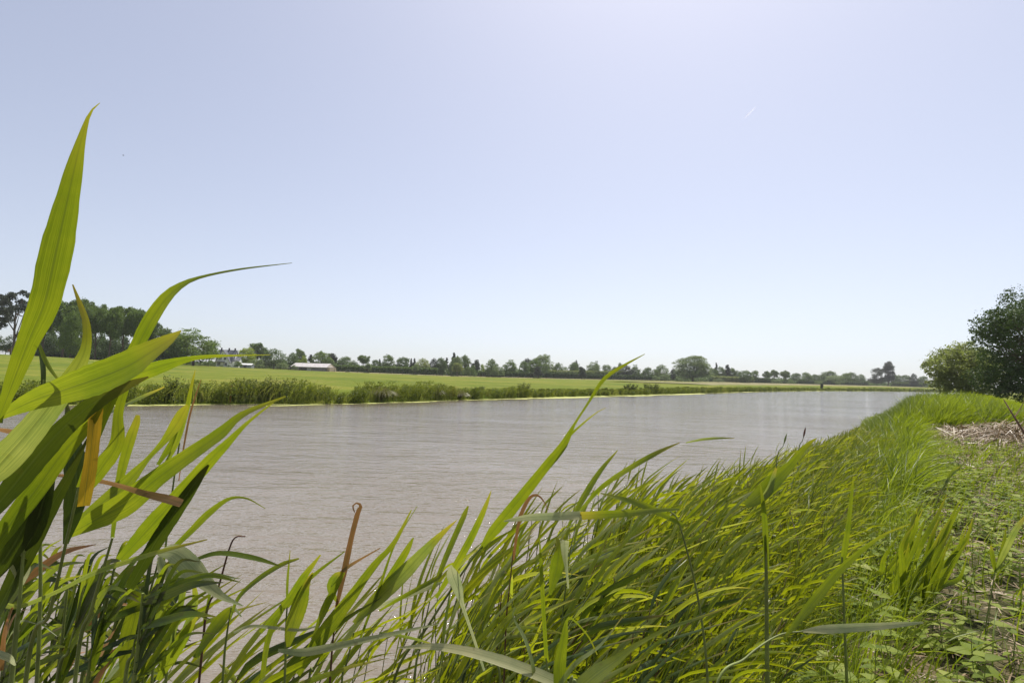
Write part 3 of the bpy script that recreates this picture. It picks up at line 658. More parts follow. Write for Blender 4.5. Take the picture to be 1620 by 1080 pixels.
# continuous scrub that closes the foot of the treeline, and the woods farther off
def mass(name, px0, px1, off, topf, depth, m, n, leaf, label, seed):
    r = np.random.default_rng(seed); q = r.uniform(0, 1, n); px = px0 + (px1 - px0) * q
    D = np.interp((px - 810) / F, AZ, ADI) + off + r.uniform(0, depth, n)
    ctr = CAM + D[:, None] * (_f + ((px - 810) / F)[:, None] * _r + ((540 - hor(px)) / F)[:, None] * _u)
    lump = 0.62 + 0.38 * np.sin(px * 0.21 + 3 * np.sin(px * 0.05)) * np.sin(px * 0.37 + D * 0.3)
    z0 = ground(ctr[:, 0], ctr[:, 1]); top = CAM[2] + topf(px) / F * D
    h = (top - z0) * lump; z = z0 + h * r.uniform(0, 1, n) ** 0.7
    tt = np.clip(0.5 + 0.4 * np.sin(px * 0.9 + D) + r.normal(0, .15, n), 0, 1)
    mb = MB(); leafcloud(mb, np.column_stack([ctr[:, :2], z]), leaf, r, np.tile([0, -.3, .5], (n, 1)), tint=tt)
    return tag(mb.obj(name, m, smooth=False), label, 'woodland', kind='stuff')
mass('scrub', 236, 1490, 12, lambda p: np.full(p.shape, 6.0), 10, L_MID, 42000, 0.42, 'continuous low scrub closing the foot of the far treeline', 61)
mass('distant_woods', 380, 1500, 60, lambda p: 11 + 2 * np.sin(p * .03), 30, L_MID, 42000, 0.6, 'far-off woods closing the gaps behind the treeline', 62)
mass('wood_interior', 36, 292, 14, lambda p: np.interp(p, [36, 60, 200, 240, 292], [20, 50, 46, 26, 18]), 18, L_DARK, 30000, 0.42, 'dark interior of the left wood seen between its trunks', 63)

# hedges ------------------------------------------------------------------
def hedge(px0, px1, ex, top, m, label, width=2.0, seed=1):
    r = np.random.default_rng(seed); pxs = np.linspace(px0, px1, 24)
    C = np.array([P(p, hor(p), D0(p) + ex) for p in pxs]); Z = ground(C[:, 0], C[:, 1])
    tops = np.array([P(p, t, D0(p) + ex)[2] for p, t in zip(pxs, np.interp(pxs, [px0, px1], top))])
    n = int(260 * abs(px1 - px0) / 10 * 1.1) + 400
    t = r.uniform(0, 1, n); idx = t * 23; i = idx.astype(int).clip(0, 22); fr = idx - i
    lerp = lambda A: A[i] * (1 - fr)[:, None] + A[i + 1] * fr[:, None] if A.ndim == 2 else A[i] * (1 - fr) + A[i + 1] * fr
    c = lerp(C); z0 = lerp(Z); z1 = lerp(tops)
    T2 = nrm(C[-1, :2] - C[0, :2]); N2 = np.array([-T2[1], T2[0]])
    face = r.uniform(0, 1, n) < 0.6
    off = np.where(face, -width / 2, r.uniform(-width / 2, width / 2, n)) + r.normal(0, 0.12, n)
    hz = np.where(face, z0 + (z1 - z0) * r.uniform(0, 1, n), z1) + r.normal(0, 0.15, n)
    p = np.column_stack([c[:, :2] + off[:, None] * N2, hz]); b = np.array([C[0, 0], C[0, 1], Z[0]])
    e = empty('hedge', b, label, 'hedge')
    mb = MB(); leafcloud(mb, p - b, 0.28, r, np.column_stack([np.tile(-N2, (n, 1)) * 0.6, np.full(n, 0.5)])); mb.obj('foliage', m, e, smooth=False)
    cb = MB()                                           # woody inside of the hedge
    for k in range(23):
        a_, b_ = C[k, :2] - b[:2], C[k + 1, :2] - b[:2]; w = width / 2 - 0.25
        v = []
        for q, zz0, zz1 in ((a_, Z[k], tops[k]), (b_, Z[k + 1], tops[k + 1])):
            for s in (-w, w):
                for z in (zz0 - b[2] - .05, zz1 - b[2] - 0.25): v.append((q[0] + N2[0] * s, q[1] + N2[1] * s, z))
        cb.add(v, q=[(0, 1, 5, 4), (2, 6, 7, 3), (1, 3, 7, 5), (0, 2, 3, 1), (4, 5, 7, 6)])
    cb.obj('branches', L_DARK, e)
hedge(531, 692, 4, (578, 583), L_OAK, 'tall dense green hedge running right from the barn', 3, 1)
hedge(755, 845, -2, (588.5, 590), L_DARK, 'clipped dark hedge behind the silvery shrub', 2, 2)
hedge(858, 920, -2, (589.5, 591.5), L_DARK, 'clipped dark hedge left of the purplish oval bush', 2, 3)
hedge(927, 1060, -2, (592, 595.5), L_DARK, 'clipped dark hedge right of the purplish oval bush', 2, 4)
hedge(860, 1000, 8, (586, 588), L_BUSH, 'lighter taller hedge rising behind the clipped dark hedge', 3, 5)
hedge(1125, 1190, 0, (595, 597), L_BUSH, 'loose yellow-green hedge right of the big willow', 3, 6)
hedge(1188, 1225, 0, (597.5, 599), L_DARK, 'dark clipped hedge under the open-crowned trees', 2, 7)
hedge(1262, 1296, 0, (600.5, 601.5), L_DARK, 'very dark clipped hedge before the far right trees', 2, 8)
hedge(1300, 1372, 0, (602, 603.5), L_DARK, 'dark clipped hedge leading to the tall willow pair', 2, 9)
hedge(1410, 1458, -2, (604.5, 606.5), L_OAK, 'low hedge right of the tall willow pair', 2, 10)

# buildings -----------------------------------------------------------------
WHITE = simple('white_render', (0.93, 0.91, 0.89), 0.8, 0.05, 2); SLATE = simple('grey_roof', (0.14, 0.145, 0.16), 0.6, 0.2, 3)
GLASSM = simple('window_glass', (0.05, 0.055, 0.07), 0.15, 0.2, 1, 0.6); BARNR = simple('fibre_cement_roof', (0.5, 0.47, 0.46), 0.8, 0.18, 1.2)
CREAM = simple('cream_gable', (0.55, 0.42, 0.3), 0.8, 0.1, 2); DARKW = simple('dark_timber', (0.045, 0.04, 0.04), 0.8, 0.2, 2)
SHEDM = simple('grey_panel', (0.3, 0.31, 0.33), 0.6, 0.1, 2)
def prism(mb, x0, x1, y0, y1, z0, z1, a=0.5):
    """gable roof, ridge along x"""
    ym = (y0 + y1) / 2; mb.add([(x0, y0, z0), (x1, y0, z0), (x1, y1, z0), (x0, y1, z0), (x0, ym, z1), (x1, ym, z1)],
                               q=[(0, 1, 5, 4), (2, 3, 4, 5), (3, 2, 1, 0)], t=[(0, 4, 3), (1, 2, 5)], a=a)
def slabroof(mb, x0, x1, y0, y1, z0, z1, t=0.25, oh=0.4):
    ym = (y0 + y1) / 2; sl = (z1 - z0) / (ym - y0)
    for s, ya in ((1, y0), (-1, y1)):
        e = ya - s * oh; ze = z0 - oh * sl
        v = [(x0 - oh, e, ze + .02), (x1 + oh, e, ze + .02), (x1 + oh, ym, z1 + .02), (x0 - oh, ym, z1 + .02), (x0 - oh, e, ze + t), (x1 + oh, e, ze + t), (x1 + oh, ym, z1 + t), (x0 - oh, ym, z1 + t)]
        q = [(3, 2, 1, 0), (4, 5, 6, 7), (0, 1, 5, 4), (2, 3, 7, 6), (1, 2, 6, 5), (3, 0, 4, 7)]
        if s < 0: q = [x[::-1] for x in q]
        mb.add(v, q=q)
def house():
    D = 196; c = P(356, hor(356), D); b = np.array([c[0], c[1], gz(c[0], c[1]) - 0.1]); u = D / F   # metres per pixel
    e = empty('white_house', b, 'white rendered house with steep grey slate roof and dormers', 'house')
    e.rotation_euler = (0, 0, math.radians(8))
    e.scale = (1, 1, 1)
    # main body with ridge along x, cross gable towards the river (-y)
    w = MB(); box(w, -3.6, 3.4, 0, 5.5, 0, 3.0); w.obj('wall', WHITE, e, smooth=False)
    r = MB(); slabroof(r, -3.6, 3.4, 0, 5.5, 3.0, 7.2); rf = r.obj('roof', SLATE, e, smooth=False)
    r = MB(); prism(r, -3.6, 3.4, 0, 5.5, 3.001, 7.19); r.obj('end_gable', WHITE, e, smooth=False)
    for x in (-2.9, 0.3, 2.8):
        k = MB(); box(k, x - .24, x + .24, 2.5, 3.0, 6.9, 8.1); box(k, x - .28, x + .28, 2.46, 3.04, 8.1, 8.25); k.obj('chimney', DARKW, rf, smooth=False)
    g = MB()      # gable front facing the river, pentagon wall with thickness
    x0, x1, yf, yb, ze, zr = -3.3, 2.5, -1.8, 2.6, 2.3, 7.1; xm = (x0 + x1) / 2
    pent = [(x0, 0), (x1, 0), (x1, ze), (xm, zr), (x0, ze)]
    g.add([(x, yf, z) for x, z in pent] + [(x, yb, z) for x, z in pent], q=[(0, 1, 6, 5), (1, 2, 7, 6), (4, 0, 5, 9)], t=[(0, 2, 1), (0, 4, 2), (4, 3, 2)])
    g.obj('gable_wall', WHITE, e, smooth=False)
    g = MB(); t = 0.22
    for s in (-1, 1):
        xe = xm + s * (x1 - xm + .35); zee = ze - .35 * (zr - ze) / (x1 - xm)
        v = [(xe, yf - .3, zee), (xm, yf - .3, zr), (xm, yb, zr), (xe, yb, zee)]; v2 = [(a, bb, z + t) for a, bb, z in v]
        q = [(0, 1, 2, 3), (7, 6, 5, 4), (0, 4, 5, 1), (1, 5, 6, 2), (2, 6, 7, 3), (3, 7, 4, 0)]
        g.add(v + v2, q=q if s > 0 else [x[::-1] for x in q])
    g.obj('gable_roof', SLATE, e, smooth=False)
    for x, z, ww, hh in ((-1.35, 3.1, 0.95, 1.0), (0.55, 3.1, 0.95, 1.0), (-1.9, 0.6, 1.2, 1.3), (1.0, 0.6, 1.0, 1.3)):
        f = MB(); y = yf - 0.04
        for (a, bb, c1, d1) in ((x - ww / 2, x + ww / 2, z - .08, z), (x - ww / 2, x + ww / 2, z + hh, z + hh + .08), (x - ww / 2 - .08, x - ww / 2, z - .08, z + hh + .08), (x + ww / 2, x + ww / 2 + .08, z - .08, z + hh + .08), (x - .04, x + .04, z, z + hh)):
            box(f, a, bb, y - .02, y + .02, c1, d1)
        fo = f.obj('window', WHITE, e, smooth=False); k = MB(); box(k, x - ww / 2, x + ww / 2, y + .0, y + .03, z, z + hh); k.obj('pane', GLASSM, fo, smooth=False)
    k = MB(); box(k, -2.6, 0.6, yf - 1.4, yf, 2.1, 2.3); box(k, -2.55, -2.45, yf - 1.4, yf - 1.3, 0, 2.1); box(k, .45, .55, yf - 1.4, yf - 1.3, 0, 2.1); k.obj('porch', DARKW, e, smooth=False)
    for x in (3.0, ):
        k = MB(); box(k, 2.3, 3.2, 0.6, 2.0, 4.2, 5.5); dm = k.obj('dormer', WHITE, e, smooth=False); k = MB(); box(k, 2.45, 3.05, .56, .6, 4.4, 5.3); k.obj('pane', GLASSM, dm, smooth=False)
    k = MB(); box(k, 3.41, 5.4, 0.8, 4.8, 0, 2.7); k.obj('side_wing', WHITE, e, smooth=False)
    k = MB(); slabroof(k, 3.41, 5.4, 0.8, 4.8, 2.7, 4.2, .18, .2); k.obj('side_roof', SLATE, e, smooth=False)
    k = MB(); prism(k, 3.42, 5.39, 0.8, 4.8, 2.701, 4.19); k.obj('side_gable', WHITE, e, smooth=False)
    for o_ in [e]: o_.scale = (0.86, 0.86, 0.98 * (P(356, 549, D)[2] - b[2]) / 8.3)
house()
def barn():
    D = 212; a = P(461, hor(461), D); c = P(515, hor(515), D - 6); L = np.linalg.norm((c - a)[:2]); z = gz((a[0] + c[0]) / 2, (a[1] + c[1]) / 2) - 0.05
    ztop = P(490, 574, D)[2] - z
    e = empty('long_barn', (a[0], a[1], z), 'long low barn with pale corrugated roof and white gable end', 'barn')
    e.rotation_euler = (0, 0, math.atan2(c[1] - a[1], c[0] - a[0]) + 0.12)
    he = ztop * 0.5
    k = MB(); box(k, 0, L - 1.2, 0, 6, 0, he); k.obj('wall', simple('barn_wall', (0.4, 0.37, 0.35), 0.85, 0.15, 1.5), e, smooth=False)
    k = MB(); prism(k, 0.02, L - 1.25, 0, 6, he + .001, ztop - .2); k.obj('gable', WHITE, e, smooth=False)
    k = MB(); slabroof(k, 0, L - 1.2, 0, 6, he, ztop - .2, .14, .3)
    k.obj('roof', BARNR, e, smooth=False)
    k = MB(); box(k, L - 1.18, L, 0.6, 5.4, 0, he * .9); k.obj('lean_to', CREAM, e, smooth=False)
    k = MB(); box(k, L * .55, L * .95, -.05, -0.01, .25, he * .8); k.obj('shutter', simple('barn_shutter', (0.2, 0.18, 0.18), 0.8, 0.1), e, smooth=False)
    k = MB(); box(k, L * .22, L * .42, -.06, -0.01, .2, he * .8); k.obj('door', DARKW, e, smooth=False)
    k = MB(); box(k, -2.2, -0.6, 0.5, 4.2, 0, he * .95); box(k, -2.3, -.5, .4, 4.3, he * .95, he * .95 + .15)
    s = empty('timber_shed', (a[0], a[1], z), 'small dark timber shed at the left end of the long barn', 'shed'); s.rotation_euler = e.rotation_euler
    k.obj('wall', DARKW, s, smooth=False); k = MB(); box(k, -1.7, -1.0, .45, .5, 0, he * .8); k.obj('door', SLATE, s, smooth=False)
barn()
def shed():
    D = 192; c = P(388, hor(388), D); b = (c[0], c[1], gz(c[0], c[1]))
    e = empty('garden_shed', b, 'small grey garden shed with pale roof right of the house', 'shed')
    H = P(388, 575, D)[2] - b[2]
    k = MB(); box(k, -2.1, 2.2, 0, 2.4, 0, H * .75); k.obj('wall', SHEDM, e, smooth=False)
    k = MB(); slabroof(k, -2.1, 2.2, 0, 2.4, H * .75, H, .08, .15); k.obj('roof', WHITE, e, smooth=False)
    k = MB(); prism(k, -2.09, 2.19, 0, 2.4, H * .751, H * .99); k.obj('gable', SHEDM, e, smooth=False)
    k = MB(); box(k, -.5, .5, -.05, -.01, 0, H * .7); k.obj('door', GLASSM, e, smooth=False)
shed()
# small white hut seen over the hedge near x 896
def hut():
    D = D0(896) + 14; c = P(896, hor(896), D); z = gz(c[0], c[1]); H = P(896, 585, D)[2] - z
    e = empty('white_hut', (c[0], c[1], z), 'tiny white gabled hut peeping over the hedge', 'hut')
    k = MB(); box(k, -.9, .9, 0, 2.5, 0, H * .7); k.obj('wall', WHITE, e, smooth=False)
    k = MB(); slabroof(k, -.9, .9, 0, 2.5, H * .7, H, .1, .15); k.obj('roof', BARNR, e, smooth=False)
    k = MB(); prism(k, -.89, .89, 0, 2.5, H * .701, H * .99); k.obj('gable', WHITE, e, smooth=False)
hut()

# fence posts along the far side of the field -------------------------------
POST = simple('fence_wood', (0.11, 0.085, 0.06), 0.9, 0.3, 8)
def fence(pxs, Ds, label, H=1.15, wires=2):
    pos = []
    for px, D in zip(pxs, Ds):
        c = P(px, hor(px), D); pos.append((c[0], c[1], gz(c[0], c[1])))
    b = np.array(pos[0]); e = empty('wire_fence', b, label, 'fence')
    me = MB(); tube(me, [(0, 0, -0.15), (0, 0, H * .98), (0, 0, H)], [.075, .07, .045], 8); pm = me.mesh('post', POST)
    for p in pos:
        o = link('post', pm, e); o.location = tuple(np.array(p) - b)
    wm = MB()
    for h in (0.45, 0.95)[:wires]:
        tube(wm, [np.array(p) - b + np.array([0, 0.075, h]) for p in pos], .008, 4)
    wm.obj('wire', simple('fence_wire', (0.25, 0.25, 0.25), 0.5), e)
px1 = list(range(385, 700, 18)); fence(px1, [D0(p) - 18 for p in px1], 'post and wire fence along the meadow before barn and hedge')
px2 = list(range(700, 1060, 15)); fence(px2, [D0(p) - 16 for p in px2], 'post and wire fence along the meadow edge mid picture')
px3 = [240, 274, 306, 330]; fence(px3, [150, 152, 160, 168], 'few fence posts in the grass left of the house garden')
def gatepost():
    c = P(16, hor(16), 105); z = gz(c[0], c[1]); e = empty('gate_post', (c[0], c[1], z), 'stout brown gate post in the meadow at far left', 'post')
    k = MB(); tube(k, [(0, 0, -.2), (0, 0, 1.45), (0, 0, 1.6)], [.16, .15, .1], 8); k.obj('post', POST, e)
    k = MB(); box(k, -.55, -.25, -.05, .05, .7, 1.1); k.obj('board', simple('rust_board', (.2, .08, .05), .8), e, smooth=False)
gatepost()

# ------------------------------------------------------------------ far bank growth
def far_station(px):
    """point of the far waterline under image column px"""
    az = (px - 810) / F
    for a, b in zip(FAR[:-1], FAR[1:]):
        fa, fb = a[0] - az * a[1], b[0] - az * b[1]
        if fa <= 0 <= fb and a[1] > 0 or (fa <= 0 <= fb and b[1] > 0):
            t = fa / (fa - fb); return a + (b - a) * t
    return FAR[-1]
BELT_PX = [-200, 0, 120, 200, 250, 290, 340, 380, 400, 440, 500, 520, 545, 560, 572, 600, 640, 700, 720, 770, 830, 845, 870, 960, 1100, 1200, 1300, 1380, 1430]
BELT_H = [1.2, 1.2, 1.1, 1.2, 1.25, 1.35, 1.25, 1.45, 1.35, 1.5, 1.45, 1.1, .8, .5, .8, 1.45, 1.4, 1.45, 1.0, .9, 1.1, .8, .85, .8, 1.05, 1.0, 1.0, 1.3, 1.5]
def bank_belt():
    r = np.random.default_rng(4); st = []
    mb = MB(); gb = MB()
    pl = FAR[2:14]; seg = np.linalg.norm(np.diff(pl, axis=0), axis=1); cum = np.concatenate([[0], np.cumsum(seg)])
    t = 0.0; cl = []
    while t < cum[-1]:
        x = np.interp(t, cum, pl[:, 0]); y = np.interp(t, cum, pl[:, 1]); cl.append((x, y, t)); t += 0.35 + max(0, math.hypot(x, y) - 30) * 0.004
    for (x, y, t) in cl:
        D = math.hypot(x, y); px = 810 + F * x / max(y, 1)
        if y < 5 or px < -150: continue
        i = np.searchsorted(cum, t) - 1; i = max(0, min(len(seg) - 1, i)); d = nrm(pl[i + 1] - pl[i]); nv = np.array([-d[1], d[0]])
        Hh = np.interp(px, BELT_PX, BELT_H) * r.uniform(0.75, 1.12)
        for _ in range(2):
            off = r.uniform(-0.1, 1.5); cx, cy = x + nv[0] * off + r.normal(0, .2), y + nv[1] * off + r.normal(0, .2)
            z0 = max(gz(cx, cy), 0.0); hh = max(0.25, Hh - z0 * 0.9) * r.uniform(.75, 1.05)
            n = int(np.clip(190 - D * 0.8, 40, 190)); s = 0.045 + D * 0.0007
            q = r.uniform(0, 1, n); a = r.uniform(0, 6.28, n); rr = (0.25 + 0.2 * hh) * np.sqrt(r.uniform(0, 1, n)) * (1 - 0.35 * q)
            p = np.column_stack([cx + rr * np.cos(a) + q * 0.15, cy + rr * np.sin(a), z0 + hh * q ** 0.8])
            leafcloud(mb, p, s, r, np.tile([0, 0, 0.4], (n, 1)), tint=np.clip(r.uniform(0, 1) * 0.5 + r.uniform(0, 0.5, n) , 0, 1), aspect=0.4)
        ng = int(np.clip(26 - D * 0.1, 6, 26))       # grass stems poking out and hanging over the water
        bx = x + nv[0] * r.uniform(-.2, 1.6, ng); by = y + nv[1] * r.uniform(-.2, 1.6, ng); bz = np.maximum(ground(bx, by), 0)
        k = 5; u = np.linspace(0, 1, k)[None, :, None]; hh = (np.maximum(Hh - bz * .8, .3) * r.uniform(.7, 1.2, ng))[:, None, None]
        lean = np.stack([r.normal(.25, .3, ng), r.normal(-.1, .3, ng)], -1)[:, None, :]
        C = np.concatenate([np.stack([bx, by], -1)[:, None, :] + lean * u ** 2 * hh, bz[:, None, None] + hh * (u - 0.12 * u ** 3)], -1)
        Wd = (0.02 + D * 0.0005) * (1 - np.linspace(0, 1, k)[None] ** 2 * .9) * np.ones((ng, 1))
        ribbons(gb, C, Wd, np.tile([1.0, 0.3, 0], (ng, k, 1)), tint=r.uniform(0, 1, ng), flat=True)
    tag(mb.obj('bank_weeds', L_WEED, smooth=False), 'tangled green and brownish weeds growing along the whole far bank', 'weeds', kind='stuff')
    tag(gb.obj('bank_grass', leaf_material('far_grass', [(0.1, (.09, .12, .02)), (.6, (.19, .22, .04)), (1, (.34, .29, .14))], (.35, .4, .03), tw=.35, veins=False)), 'long grass blades standing among the weeds of the far bank', 'grass', kind='stuff')
bank_belt()

def clump(name, px, off, H, R, m, label, n=900, cat='weed clump', group=None, droop=False, seed=1, leafs=0.06):
    r = np.random.default_rng(seed + int(px)); w0 = far_station(px); D = math.hypot(*w0)
    d = nrm(np.array([.68, .73])); nv = np.array([-d[1], d[0]]); c = w0 + nv * off; z = max(gz(*c), 0.0)
    e = empty(name, (c[0], c[1], z), label, cat, group)
    mb = MB(); ns = 46 if not droop else 420
    k = 7; u = np.linspace(0, 1, k)[None, :, None]; a = r.uniform(0, 6.28, ns)
    sp = r.uniform(.2, 1, ns)
    if droop:
        hh = H * r.uniform(.75, 1.05, ns); rad = R * sp
        C = np.stack([(rad * np.cos(a))[:, None] * u[..., 0] ** 1.1, (rad * np.sin(a))[:, None] * u[..., 0] ** 1.1, hh[:, None] * (1.9 * u[..., 0] - 1.55 * u[..., 0] ** 2.2 * (0.4 + 0.6 * sp[:, None]))], -1)
        Wd = 0.028 * np.ones((ns, k)) * (1 - u[..., 0] * .8)
        ribbons(mb, C, Wd, np.tile([1.0, 0.2, 0], (ns, k, 1)), tint=r.uniform(0.2, 1, ns), flat=True)
        mb.obj('blades', m, e)
    else:
        hh = H * r.uniform(.6, 1.1, ns); rad = R * sp
        C = np.stack([(rad * np.cos(a))[:, None] * (.4 + .6 * u[..., 0]) + .2 * u[..., 0] ** 2 * H, (rad * np.sin(a))[:, None] * (.4 + .6 * u[..., 0]), hh[:, None] * u[..., 0]], -1)
        for q in C[:14]: tube(mb, q, np.linspace(.012, .005, k), 4)
        mb.obj('stems', STEM, e)
        q = r.uniform(0.15, 1, n); i = r.integers(0, ns, n); base = C[i, 0] * (1 - q)[:, None] + C[i, -1] * q[:, None] + r.normal(0, .06, (n, 3))
        base[:, 2] = np.abs(base[:, 2])
        lb = MB(); leafcloud(lb, base, leafs, r, np.tile([0, 0, .4], (n, 1)), aspect=.4); lb.obj('foliage', m, e, smooth=False)
SEDGE = leaf_material('sedge', [(0.1, (.08, .085, .03)), (.6, (.16, .16, .07)), (1, (.26, .23, .12))], (.3, .3, .05), tw=.3, veins=False)
W_DARK = tree_leaf('dark_weed_leaves', (0.03, 0.045, 0.012), (0.1, 0.12, 0.025), (0.16, 0.2, 0.02), 0.3)
W_YEL = tree_leaf('yellow_weed_leaves', (0.16, 0.15, 0.02), (0.33, 0.29, 0.06), (0.4, 0.38, 0.03), 0.3)
clump('sedge_tussock', 612, 0.35, 1.05, 1.5, SEDGE, 'drooping pale sedge tussock hanging over the water on the far bank', cat='sedge', droop=True)
clump('sedge_tussock', 700, 0.5, 0.9, 1.0, SEDGE, 'smaller straw-coloured tussock right of the drooping sedge', cat='sedge', droop=True, seed=3)
clump('sedge_tussock', 735, 0.3, 0.7, 1.1, SEDGE, 'low yellowish tussock where the far bank growth gets lower', cat='sedge', droop=True, seed=4)
clump('weed_clump', 380, 0.7, 1.3, 0.7, W_DARK, 'dark upright weed clump behind the orange stake', seed=5)
clump('weed_clump', 405, 0.8, 1.25, 0.6, W_DARK, 'tall dark seed-headed weed clump right of the orange stake', seed=5)
clump('weed_clump', 432, 0.8, 1.4, 0.6, W_DARK, 'tallest tangled weed clump on the far bank, leaning right', seed=6)
clump('weed_clump', 455, 0.8, 1.3, 0.8, W_DARK, 'broad tangled weed clump at the right end of the tall weeds', seed=7)
clump('weed_clump', 280, 0.8, 1.3, 0.6, W_DARK, 'weed clump with tall spikes on the far bank at left', seed=8)
clump('weed_clump', 575, 0.5, 0.95, 0.8, L_WEED, 'fresh green clump left of the drooping sedge tussock', seed=9)
clump('weed_clump', 760, 0.6, 0.8, 0.9, W_DARK, 'dark leafy clump on the low part of the far bank', seed=10)
clump('weed_clump', 790, 0.5, 0.75, 0.8, L_OAK, 'glossy bramble-like clump close above the duckweed', seed=11)
clump('weed_clump', 838, 0.9, 1.15, 0.9, W_DARK, 'round dark clump with feathery top on the far bank', seed=12, n=1500)
clump('weed_clump', 722, 0.6, 0.9, 0.7, W_YEL, 'yellow withered clump at the end of the tall growth', seed=13)
clump('weed_clump', 1008, 1.0, 1.1, 1.2, W_DARK, 'dark mound of weeds right of the slanting reed blade', seed=14, n=1400, leafs=.09)
clump('weed_clump', 1040, 1.0, 1.2, 1.4, W_DARK, 'dark bulging mound of weeds below the big willow', seed=15, n=1400, leafs=.09)
clump('weed_clump', 1305, 1.0, 2.0, 0.45, L_GREY, 'dark upright bush at the water edge far right', seed=16, n=1400, leafs=.14)
def stake():
    w0 = far_station(371); c = w0 + np.array([-.2, .3]); z = gz(*c); e = empty('marker_stake', (c[0], c[1], z), 'short orange stake standing in the dark far bank weeds', 'stake')
    k = MB(); tube(k, [(0, 0, -.2), (0, 0, .8), (0.02, 0, 1.05)], [.05, .045, .03], 7); k.obj('post', simple('orange_stake', (.42, .15, .05), .8), e)
stake()

# ------------------------------------------------------------------ reeds
WIND = np.array([1.0, 0.12, 0.0])
def reed_arrays(r, H, nl=7, lw=0.022, k=8, lean=0.22):
    """one reed, base at origin: stem polyline, leaf centre lines, widths, sides, tints"""
    u = np.linspace(0, 1, 9)
    ph = r.normal(0, .12)
    stem = np.stack([lean * H * u ** 1.8 * (1 + r.normal(0, .2)), ph * H * u ** 1.6 * .6, H * 0.86 * (u - 0.06 * u ** 3)], -1)
    C = []; W = []; Sd = []
    for i in range(nl):
        t = 0.22 + 0.78 * (i + r.uniform(-.2, .2)) / max(nl - 1, 1); t = min(max(t, .15), 1)
        s = np.array([np.interp(t, u, stem[:, j]) for j in range(3)])
        out = nrm(WIND * r.uniform(.3, 1.1) + np.array([0, (1 if i % 2 else -1) * r.uniform(.1, .9), 0]))
        d0 = nrm(out * r.uniform(.35, .6) + np.array([0, 0, 1]))
        dr = (r.uniform(-.5, .9) if r.uniform() > .42 else r.uniform(.9, 2.6)) if t < .85 else r.uniform(.4, 1.3)
        d1 = nrm(WIND * 1.0 + np.array([0, out[1] * .35, dr]))
        d2 = nrm(WIND * 1.0 + np.array([0, out[1] * .3, dr - r.uniform(.0, .7)]))
        L = H * r.uniform(.18, .36) * (1.1 if .3 < t < .9 else .85)
        v = np.linspace(0, 1, k)
        d = np.where(v[:, None] < .4, d0 + (d1 - d0) * (v[:, None] / .4), d1 + (d2 - d1) * ((v[:, None] - .4) / .6)); d = nrm(d)
        c = s + np.concatenate([[np.zeros(3)], np.cumsum(d[1:] * L / (k - 1), axis=0)])
        wd = lw * r.uniform(.75, 1.25) * np.interp(v, [0, .12, .35, .7, 1], [.45, .8, 1, .62, .03])
        sd = nrm(np.cross(d, nrm(np.array([r.normal(0, .6), -1 + r.normal(0, .4), r.normal(.3, .6)]))))
        C.append(c); W.append(wd); Sd.append(sd)
    return stem, np.array(C), np.array(W), np.array(Sd)

def near_pt(s, dn):
    """point s metres along the near waterline (0 at the vertex beside the camera), dn metres inland"""
    pl = NEAR[2:12]; seg = np.linalg.norm(np.diff(pl, axis=0), axis=1); cum = np.concatenate([[0], np.cumsum(seg)]) - seg[0]
    x = np.interp(s, cum, pl[:, 0]); y = np.interp(s, cum, pl[:, 1])
    e = .4; dx = np.interp(s + e, cum, pl[:, 0]) - np.interp(s - e, cum, pl[:, 0]); dy = np.interp(s + e, cum, pl[:, 1]) - np.interp(s - e, cum, pl[:, 1])
    L = np.hypot(dx, dy); return x + dy / L * dn, y - dx / L * dn

